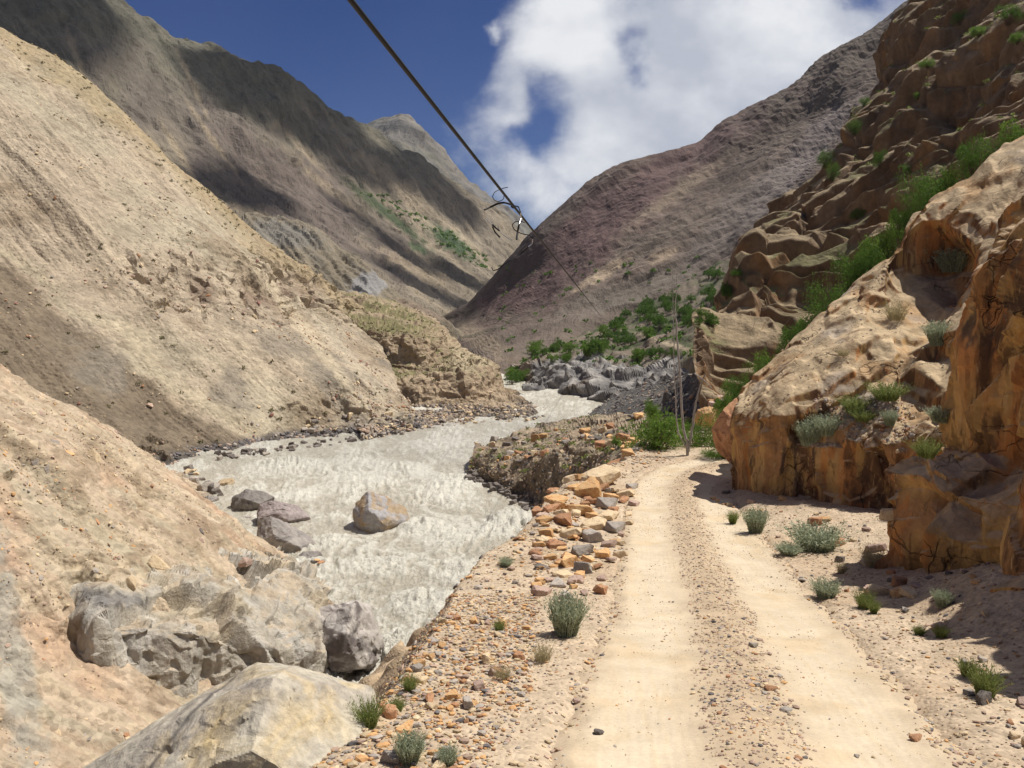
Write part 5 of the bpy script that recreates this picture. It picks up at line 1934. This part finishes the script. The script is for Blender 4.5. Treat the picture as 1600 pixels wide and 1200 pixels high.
tuft(884, 992, 82, 'sage', 'large grey-green sagebrush on the left verge of the road', 0, 0.95)
tuft(1180, 832, 48, 'sage', 'grey-green sagebrush at the foot of the cliff beside the road shadow', 0, 0.8)
tuft(1275, 860, 52, 'sage', 'broad silvery sagebrush below the cliff, nearer than the one by the shadow', 1, 1.4)
tuft(1232, 866, 22, 'sage', 'low sparse sagebrush left of the broad silvery one', 1, 2.0)
tuft(1145, 818, 26, 'grass', 'dim green tuft in the cliff shadow at the road bend', 0, 0.9)
tuft(848, 1032, 40, 'dry', 'thin straw-coloured tuft below the large sagebrush', 0, 1.1)
tuft(785, 1062, 34, 'dry', 'thin straw-green tuft among the rubble at lower left', 0, 1.1)
tuft(780, 988, 26, 'grass', 'small green tuft at the edge above the river', 1, 0.8)
tuft(790, 885, 18, 'sage', 'little tuft on the dirt lip overlooking the river', 1, 1.2)
tuft(1538, 1088, 66, 'grass', 'bright green grass tuft at right foreground, taller one', 0, 0.9)
tuft(1512, 1056, 34, 'grass', 'shorter green clump just left of the tall grass tuft', 1, 0.9)
tuft(1290, 934, 36, 'sage', 'pale tuft at the edge of the rock shadow on the verge', 1, 1.2)
tuft(1365, 885, 46, 'dry', 'wispy tuft in front of the dark cleft', 0, 1.0)
tuft(1315, 895, 26, 'dry', 'dry brown tuft left of the dark cleft', 0, 1.0)
tuft(1472, 948, 34, 'sage', 'light tuft on the dirt mound under the nearest rock', 0, 1.1)
tuft(1470, 996, 26, 'grass', 'leafy green weed on the grey stones of the mound', 1, 1.0)
tuft(1436, 992, 20, 'grass', 'small dark weed left of the grey stones of the mound', 1, 1.0)
tuft(1350, 950, 36, 'grass', 'green weed growing inside the rock shadow', 1, 0.8)
tuft(1365, 958, 26, 'grass', 'lower green weed at the front of the rock shadow', 0, 0.8)
tuft(1265, 695, 48, 'sage', 'grey-green tuft hanging over the orange cliff edge', 0, 1.2)
tuft(1290, 680, 40, 'sage', 'second grey-green tuft on the ledge, behind the hanging one', 1, 1.0)
tuft(1335, 645, 34, 'grass', 'green grass patch on the ledge beside the grey-green tufts', 0, 1.3)
tuft(1385, 625, 36, 'grass', 'bright green grass at the right end of the ledge', 1, 1.5)
tuft(1350, 658, 26, 'grass', 'low grass in the middle of the ledge', 1, 1.5)
tuft(1390, 665, 30, 'sage', 'small pale tuft on the ledge stones', 0, 0.8)
tuft(1465, 540, 46, 'sage', 'silvery tuft on the pale slab beside the nearest rock', 0, 0.9)
tuft(1400, 500, 40, 'dry', 'dry tuft on the slab under the upper orange face', 0, 1.0)
tuft(1490, 425, 44, 'sage', 'tuft in the joint at the foot of the upper orange face', 1, 1.3)
tuft(1470, 660, 30, 'sage', 'tuft on the stepped rocks next to the nearest rock', 1, 1.2)
tuft(1450, 715, 40, 'grass', 'green tuft hanging on the rock below the stepped rocks', 1, 1.0)
tuft(1318, 555, 14, 'dry', 'tiny tuft in the hollow of the pale slab', 0, 1.6)
tuft(640, 1190, 60, 'sage', 'tall grey-green weed beside the foreground boulder', 0, 0.9)
tuft(700, 1195, 40, 'sage', 'smaller grey-green weed at the bottom edge right of the boulder', 1, 0.9)
tuft(575, 1135, 60, 'grass', 'leafy dark green plant at the riverside behind the boulder', 1, 0.7)
tuft(640, 1080, 34, 'grass', 'olive grass hanging over the river bank edge', 0, 1.0)
tuft(620, 1110, 26, 'grass', 'olive grass clump lower on the river bank edge', 1, 1.0)


def bush_data(seed, nleaf=5200, lobes=9, leaf=0.055, mat=None, squash=0.8):
    r = np.random.default_rng(seed)
    cs = []
    for i in range(lobes):
        a = r.uniform(0, 6.283)
        q = r.uniform(0.15, 0.72)
        cs.append([math.cos(a) * q, math.sin(a) * q, r.uniform(0.25, 0.95) * squash, r.uniform(0.28, 0.46)])
    cs = np.array(cs)
    # twig-end clusters inside lobes; leaves around clusters
    ncl = nleaf // 26
    li = r.integers(0, lobes, ncl)
    v = r.normal(size=(ncl, 3))
    v /= np.linalg.norm(v, axis=1)[:, None]
    rr = r.uniform(0.35, 1.08, ncl) ** 0.6
    cc = cs[li, :3] + v * (cs[li, 3] * rr)[:, None]
    cc[:, 2] = np.maximum(cc[:, 2], 0.04)
    i = np.repeat(np.arange(ncl), 26)
    p = cc[i] + r.normal(size=(len(i), 3)) * np.array([0.065, 0.065, 0.055])
    dr = r.normal(size=(len(i), 3)) + np.array([0, 0, 0.5])
    dr /= np.linalg.norm(dr, axis=1)[:, None]
    sd = np.cross(dr, r.normal(size=(len(i), 3)))
    sd /= np.linalg.norm(sd, axis=1)[:, None] + 1e-9
    l = leaf * r.uniform(0.6, 1.3, len(i))[:, None]
    V = np.stack([p, p + dr * l * 0.5 + sd * l * 0.22, p + dr * l, p + dr * l * 0.5 - sd * l * 0.22], 1).reshape(-1, 3)
    F = (np.arange(len(i)) * 4)[:, None] + np.arange(4)
    fol = mesh_np('foliage', V, F, mat, None, smooth=False, link=False).data
    # stems
    SV, SF = [], []
    for q in cc[::5]:
        a = np.array([r.normal() * 0.06, r.normal() * 0.06, -0.1])
        mid = (a + q) / 2 + np.array([0, 0, 0.1]) + r.normal(size=3) * 0.04
        pts = [a, mid, q]
        rad = [0.016, 0.010, 0.004]
        o0 = len(SV)
        for pt, rd_ in zip(pts, rad):
            for k in range(4):
                t = k * math.pi / 2
                SV.append(pt + np.array([math.cos(t), math.sin(t), 0]) * rd_)
        for s in range(2):
            for k in range(4):
                SF.append([o0 + s * 4 + k, o0 + s * 4 + (k + 1) % 4, o0 + s * 4 + 4 + (k + 1) % 4, o0 + s * 4 + 4 + k])
    st = mesh_np('stems', np.array(SV), np.array(SF), LM['twig'], None, link=False).data
    return fol, st


BD = [bush_data(11, 7000, 10, 0.06, LM['leaf']), bush_data(12, 7000, 12, 0.055, LM['leaf']), bush_data(13, 6500, 9, 0.06, LM['dleaf']), bush_data(14, 7000, 14, 0.05, LM['dleaf'])]
BFAR = [bush_data(21, 2400, 8, 0.10, LM['dleaf']), bush_data(22, 2400, 9, 0.10, LM['leaf'])]


def bush(px, py, wpx, hpx, var, label, group=None, far=False, d=None):
    if d is None:
        p, n = hit(px, py)
        if p is None:
            return
    else:
        p = P(px, py, d)
    s = p[1] / FPX
    e = empty('shrub', p, label, 'shrub', group, random.uniform(0, 6.28))
    e.scale = (wpx * s / 2, wpx * s / 2, hpx * s / 1.12)
    lib = BFAR if far else BD
    f, st = lib[var % len(lib)]
    for nm, me in (('foliage', f), ('stems', st)):
        o = bpy.data.objects.new(nm, me)
        C.objects.link(o)
        o.parent = e
    return e


# shrubs beyond the road
bush(1026, 712, 128, 78, 0, 'broad bright green shrub left of the dead sapling', d=25.2)
bush(1086, 708, 76, 64, 1, 'green shrub behind the dead sapling trunk', d=26)
bush(1133, 714, 66, 76, 1, 'green shrub against the far end of the orange cliff', d=22.9)
bush(1018, 655, 36, 34, 0, 'small round green shrub above the broad one', d=34)
bush(1116, 716, 64, 14, 0, 'low green weeds along the far road edge', d=23.4)
bush(962, 700, 22, 22, 0, 'tiny green shrub among rocks of the river terrace', d=42)
# line of shrubs in the gully behind the pale slab
for (px, py, w_, h_, v, dd, lab) in ((1145, 622, 62, 46, 2, 27.5, 'lowest shrub in the gully behind the orange cliff'), (1190, 590, 76, 60, 0, 27, 'pale green shrub in the gully, second from the bottom'),
                                     (1240, 545, 70, 56, 2, 26.5, 'green shrub in the gully just above the pale second one'), (1292, 500, 100, 86, 3, 26.5, 'big dark green shrub midway up the gully'),
                                     (1330, 450, 80, 70, 2, 27, 'dark green shrub above the big midway one in the gully'), (1378, 405, 84, 76, 0, 27, 'bright shrub at the head of the lower gully run'),
                                     (1438, 330, 92, 84, 3, 27, 'large rounded dark shrub between the two gully runs'), (1475, 300, 60, 46, 0, 27, 'green shrub touching the right side of the large rounded one'),
                                     (1525, 262, 70, 60, 2, 26.5, 'upper gully shrub above the pale slab crest'), (1580, 235, 80, 62, 0, 26.5, 'uppermost gully shrub at the right picture edge'),
                                     (1410, 360, 50, 50, 2, 27.5, 'shrub wedged below the large rounded one'), (1130, 640, 40, 40, 0, 26, 'small shrub at the very foot of the gully'),
                                     (1265, 525, 60, 60, 0, 27, 'light green shrub left of the big midway one'), (1355, 430, 60, 60, 3, 26.6, 'dense shrub between the midway and head shrubs')):
    bush(px, py + h_ * 0.30, w_ * 0.95, h_ * 1.08, v, lab, 'shrubs in the gully', d=dd)
# shrubs on the cliff
for (px, py, w_, h_, v) in ((1375, 250, 22, 26, 2), (1415, 268, 24, 20, 2), (1300, 270, 26, 30, 3), (1335, 200, 26, 24, 3), (1290, 250, 30, 26, 3), (1340, 335, 26, 18, 2), (1530, 50, 40, 18, 0),
                            (1575, 25, 40, 30, 2), (1450, 100, 30, 14, 0), (1590, 60, 30, 20, 0), (1500, 30, 26, 20, 2), (1435, 150, 22, 12, 0), (1350, 160, 20, 14, 3)):
    bush(px, py + h_ * 0.4, w_, h_, v, {1375: 'small dark shrub in the middle of the brown cliff, left of its pair', 1415: 'small dark shrub in the middle of the brown cliff, right of its pair',
                                       1300: 'dark shrub on the left outline of the brown cliff, lower one', 1335: 'dark shrub on the brown cliff outline, higher up', 1290: 'dark shrub just above the lower outline shrub',
                                       1340: 'small shrub on a low ledge of the brown cliff over the gully', 1530: 'flat green shrub near the top right corner of the cliff', 1575: 'dark shrub close to the top right corner of the picture',
                                       1450: 'thin green patch of shrub high on the cliff slope', 1590: 'light green shrub at the right picture edge high on the cliff', 1500: 'dark shrub on the cliff at the top picture edge',
                                       1435: 'tiny green shrub on the upper cliff slope', 1350: 'tiny dark shrub high on the cliff outline'}[px], 'small shrubs on the cliff')
# distant willow thickets beyond the river bank
spots = []
rb = random.Random(5)
_cl = ['dense clump left of the sapling top', 'clump low on the shelf', 'row just above the grey rock bank', 'row at the left end of the rock bank top', 'strip highest under the purple mountain',
       'sparse row above the river bend', 'middle of the main thicket', 'clump at the waterline by the river bend', 'clump against the brown cliff tip', 'short row over the left rock bank',
       'patch behind the brown cliff tip', 'outermost few at the thicket left end', 'small clump in the thicket centre']
for ci, (cx, cy, rx, ry, n) in enumerate(((1040, 490, 46, 20, 17), (975, 525, 40, 12, 12), (1010, 555, 50, 8, 8), (930, 548, 40, 8, 9), (1100, 462, 40, 12, 9), (900, 545, 30, 8, 5), (1000, 500, 30, 10, 6), (810, 590, 20, 8, 8),
                             (1090, 500, 26, 22, 12), (870, 556, 30, 10, 8), (1130, 430, 26, 12, 8), (850, 548, 20, 6, 5), (965, 518, 24, 14, 6))):
    for k in range(int(n * 0.72)):
        a, q = rb.uniform(0, 6.28), math.sqrt(rb.random())
        spots.append((cx + rx * q * math.cos(a), cy + ry * q * math.sin(a), _cl[ci]))
for i, (px, py, cl_) in enumerate(spots):
    w_ = rb.uniform(16, 32)
    bush(px, py + 4, w_, w_ * 0.75, i % 2 if py > 520 else 0, 'far green willow shrub, ' + cl_, 'willow thicket beyond the river', far=True)
# scrub dots (uncountable cushion plants)


def scrub(name, S, mask, n, lo, hi, mat, lab):
    ids = scatter_ids(S, mask, n)
    m = 22
    i = np.repeat(np.arange(n), m)
    s = RNG.uniform(lo, hi, n)[i]
    v = RNG.normal(size=(n * m, 3))
    v[:, 2] = np.abs(v[:, 2])
    v /= np.linalg.norm(v, axis=1)[:, None]
    p = S['V'][ids][i] + v * (s * RNG.uniform(0.3, 1, n * m))[:, None] * np.array([1, 1, 0.8])
    dr = RNG.normal(size=p.shape)
    dr /= np.linalg.norm(dr, axis=1)[:, None]
    sd = np.cross(dr, RNG.normal(size=p.shape))
    sd /= np.linalg.norm(sd, axis=1)[:, None]
    l = (s * 0.55)[:, None]
    V = np.stack([p - dr * l * .5, p + sd * l * 0.4, p + dr * l * .5, p - sd * l * 0.4], 1).reshape(-1, 3)
    F = (np.arange(len(p)) * 4)[:, None] + np.arange(4)
    o = mesh_np(name, V, F, mat, None, smooth=False)
    tag(o, lab, 'ground cover', kind='stuff')


LM['scrub'] = leaf_mat('scrub_leaf', (0.10, 0.095, 0.04), (0.20, 0.17, 0.08), 0.1)
scrub('scrub', H_, inh & (H_['N'][:, 2] > 0.5) & (fbm(H_['V'], 18, 3, 99) > 0), 150, 0.15, 0.42, LM['scrub'], 'tiny dry cushion plants dotted over the tan hillside')
crest_m = inh & (H_['py'] < np.interp(H_['px'], [0, 100, 150, 260, 330, 400, 500, 560], [45, 110, 150, 240, 300, 365, 440, 480]) + 40)
scrub('scrub', H_, crest_m, 500, 0.15, 0.4, LM['scrub'], 'ochre turf tufts along the crest of the tan hillside')
scrub('scrub', D_, (D_['N'][:, 2] > 0.7) & (D_['py'] < 600) & (D_['py'] > 470) & (D_['N'][:, 2] > 0.85), 320, 0.15, 0.4, LM['scrub'], 'olive turf covering the river terraces')
scrub('scrub', J_, (J_['N'][:, 2] > 0.6) & (J_['py'] < 740) & (J_['V'][:, 1] > 26), 260, 0.12, 0.35, LM['grass'], 'sparse green turf on the river terrace below the road')
S_ = SURF['dark_scree']
sc(S_, S_['V'][:, 2] > -14.2, 2600, 0.08, 0.4, ['grey', 'dark', 'pink'], [3, 4, 1], 'gravel', 'dark grey stones on the scree fan by the river', 2)
L_ = SURF['hill_right']
scrub('scrub', L_, (L_['py'] > 400) & (L_['px'] > 780) & (L_['px'] < 1250), 150, 0.5, 1.2, LM['dleaf'], 'dark bushes dotted over the foot of the purple mountain')
K2_ = SURF['shelf']
scrub('scrub', K2_, (K2_['px'] > 780) & (K2_['px'] < 1200), 350, 0.4, 1.1, LM['dleaf'], 'low green growth over the shelf above the grey rock bank')
M_ = SURF['cliff']
scrub('scrub', M_, (M_['N'][:, 2] > 0.6) & (M_['px'] < 1650) & (M_['py'] > -20) & (M_['py'] < 260), 260, 0.12, 0.35, LM['grass'], 'sparse grass on the ledges of the dark brown cliff')
B_ = SURF['hill_left']
scrub('scrub', B_, (B_['py'] > 300) & (B_['px'] > 480) & (B_['px'] < 760) & (np.abs((B_['py'] - 378) - 0.62 * (B_['px'] - 705)) < 14), 260, 1.5, 3.6, LM['dleaf'],
      'green scrub following a stream line on the far left mountain')


# ------------------------------------------------------------------ dead sapling, cable
def tube(name, pts, rads, mat, sides=6, parent=None, link=True, jitter=0.0):
    pts = np.array(pts, float)
    n = len(pts)
    rads = np.array(rads, float) if hasattr(rads, '__len__') else np.full(n, rads)
    T = np.gradient(pts, axis=0)
    T /= np.linalg.norm(T, axis=1)[:, None] + 1e-9
    up = np.array([0.13, 0.2, 0.97]) if abs(T[0] @ np.array([0.13, 0.2, 0.97])) < 0.9 else np.array([1, 0, 0.1])
    V = []
    for i in range(n):
        a = np.cross(T[i], up)
        a /= np.linalg.norm(a) + 1e-9
        b = np.cross(T[i], a)
        for k in range(sides):
            t = k * 2 * math.pi / sides
            V.append(pts[i] + (a * math.cos(t) + b * math.sin(t)) * rads[i])
    F = []
    for i in range(n - 1):
        for k in range(sides):
            F.append([i * sides + k, i * sides + (k + 1) % sides, (i + 1) * sides + (k + 1) % sides, (i + 1) * sides + k])
    return mesh_np(name, np.array(V), np.array(F), mat, None, True, parent, link)


def smoothpts(pts, n):
    A = np.array(pts, float)
    return catmull(A, np.linspace(0, len(A) - 1, n))


base = P(1074, 716, 23.4)
tree = empty('dead_sapling', base, 'bare grey dead sapling with several thin leafless stems at the end of the road', 'tree')
D0 = 23.4


def br(name, pix, r0, r1, dd=0.0):
    pts = smoothpts([P(a, b, D0 + dd * i / max(1, len(pix) - 1)) - base for i, (a, b) in enumerate(pix)], 26)
    pts += RNG.normal(size=pts.shape) * 0.008
    return tube(name, pts, np.linspace(r0, r1, len(pts)), LM['wood'], 6, tree)


br('stem', [(1075, 722), (1073, 690), (1068, 670), (1063, 600), (1058, 530), (1056, 500), (1054, 490), (1057, 460), (1057, 428)], 0.05, 0.008)
br('stem', [(1074, 700), (1060, 676), (1056, 640), (1053, 560), (1052, 500), (1051, 422)], 0.025, 0.008, 0.3)
br('stem', [(1075, 705), (1082, 670), (1085, 640), (1092, 610), (1101, 585)], 0.045, 0.02, -0.2)
br('branch', [(1085, 584), (1097, 592), (1112, 606)], 0.02, 0.012, -0.1)
br('branch', [(1056, 500), (1052, 492), (1049, 480)], 0.012, 0.004, 0.1)
br('branch', [(1062, 590), (1066, 570), (1066, 545)], 0.010, 0.004, 0.1)
br('branch', [(1056, 640), (1058, 610), (1058, 570)], 0.010, 0.004, 0.1)
for k in range(16):
    y = random.uniform(440, 660)
    x0 = np.interp(y, [428, 500, 600, 690], [1057, 1056, 1063, 1073]) if k % 2 else np.interp(y, [422, 560, 676], [1051, 1053, 1060])
    s = random.choice([-1, 1])
    br('twig', [(x0, y), (x0 + s * random.uniform(2, 6), y - random.uniform(6, 18))], 0.006, 0.002, 0.1)

mblk = plain_mat('black_rubber', (0.008, 0.007, 0.008), 0.5)
mbrn = plain_mat('brown_cable', (0.045, 0.028, 0.02), 0.55)
mslv = plain_mat('bare_wire', (0.55, 0.55, 0.56), 0.35, 0.8)
pa, pb = P(550, 0, 2.6), P(942, 498, 150.0)
dirc = (pa - pb)
start = pa + dirc / np.linalg.norm(dirc) * 6
cab = tube('cable', [start + (pb - start) * t + np.array([0, 0, -0.006 * 4 * min(t * 8, 1) * (1 - min(t * 8, 1))]) for t in np.concatenate([np.linspace(0, 0.15, 60), np.linspace(0.16, 1, 40)])],
           np.interp(np.arange(100), [0, 60, 99], [0.0088, 0.012, 0.028]), mblk, 8)
cab.name = 'overhead_cable'
tag(cab, 'black overhead cable running down the valley with a tangle of loose wires', 'cable')
dk = 7.05


def wire(name, pix, r, mat, dz=0.0):
    pts = smoothpts([P(a, b, dk + dz + 0.05 * math.sin(i * 1.7)) for i, (a, b) in enumerate(pix)], 40)
    return tube(name, pts, r, mat, 6, cab)


def z6(l):
    return [(700 + a / 6, 250 + b / 6) for a, b in l]


wire('loose_wire', z6([(560, 255), (500, 270), (440, 300), (418, 345), (440, 380), (480, 388), (520, 365), (525, 330)]), 0.0035, mblk)
wire('loose_wire', z6([(340, 468), (400, 440), (470, 408), (530, 400), (600, 420)]), 0.0085, mblk)
wire('loose_wire', z6([(625, 430), (660, 440), (680, 490)]), 0.0055, mblk)
wire('loose_wire', z6([(680, 490), (685, 540), (668, 600)]), 0.0055, mslv)
wire('loose_wire', z6([(665, 610), (655, 660), (643, 745)]), 0.0085, mblk)
wire('loose_wire', z6([(715, 585), (680, 575), (630, 580), (603, 610), (625, 655), (690, 690), (770, 708), (795, 740)]), 0.0045, mblk)
wire('loose_wire', z6([(795, 740), (790, 780), (755, 812)]), 0.0035, mslv)
wire('loose_wire', z6([(755, 812), (680, 880), (580, 945), (470, 1022), (425, 1035), (410, 1005)]), 0.0045, mblk)
wire('loose_wire', z6([(340, 490), (350, 540), (385, 580), (415, 606)]), 0.0042, mslv)
wire('loose_wire', z6([(415, 606), (445, 635), (480, 662)]), 0.007, mblk)
wire('loose_wire', z6([(418, 628), (445, 680), (485, 722)]), 0.007, mblk)
wire('loose_wire', z6([(480, 670), (520, 705), (560, 730), (595, 755)]), 0.004, mslv)
kp = P(*z6([(608, 435)])[0], dk)
V, F = rockverts(77, 3, (0.022, 0.018, 0.02), 10, 0.08)
kn = mesh_np('knot', V + kp, F, mblk, None, True, cab)


# ------------------------------------------------------------------ clouds overhead (they shade the mountains)
def cloud(px, py, rx, ry, alt, seed, label):
    p, n = hit(px, py)
    if p is None:
        return
    c = p + SUND * (alt - p[2]) / SUND[2]
    V, F = ico(5)
    U = V * (1 + 0.7 * fbm(V + seed, 0.8, 6, seed, 0.6))[:, None]
    U = U * np.array([rx, ry, min(rx, ry) * 0.35])
    o = mesh_np('cloud', U, F, mcl, None, True)
    o.location = c
    o.rotation_euler = (0, 0, seed * 0.7)
    tag(o, kind='structure')


mcl, _t, _b = new_mat('cloud_white')
_b.inputs['Base Color'].default_value = (0.85, 0.86, 0.88, 1)
for i, (px, py, rx, ry) in enumerate(((480, 160, 60, 90), (400, 130, 60, 50), (690, 290, 60, 60), (600, 370, 60, 22), (720, 435, 60, 22), (560, 235, 60, 40), (380, 300, 50, 35),
                                      (60, 20, 60, 50), (700, 470, 60, 20),
                                      (735, 490, 14, 10))):
    cloud(px, py, rx, ry, 2400 + 100 * (i % 4), i + 1, '')


# ------------------------------------------------------------------ valley haze
hm = bpy.data.materials.new('haze')
hm.use_nodes = True
for n in list(hm.node_tree.nodes):
    hm.node_tree.nodes.remove(n)
ho = hm.node_tree.nodes.new('ShaderNodeOutputMaterial')
hv = hm.node_tree.nodes.new('ShaderNodeVolumePrincipled')
hv.inputs['Color'].default_value = (0.80, 0.87, 1.0, 1)
hv.inputs['Density'].default_value = 0.00006
hv.inputs['Anisotropy'].default_value = 0.2
hm.node_tree.links.new(hv.outputs[0], ho.inputs['Volume'])
X, Y0, Y1, Z1 = 1500, -300, 2150, 460
hb = mesh_np('haze', np.array([[x, y, z] for x in (-X, X) for y in (Y0, Y1) for z in (-40, Z1)]),
             np.array([[0, 1, 3, 2], [4, 6, 7, 5], [0, 4, 5, 1], [2, 3, 7, 6], [0, 2, 6, 4], [1, 5, 7, 3]]), hm, None, False)
tag(hb, 'thin pale valley haze', 'haze', kind='stuff')
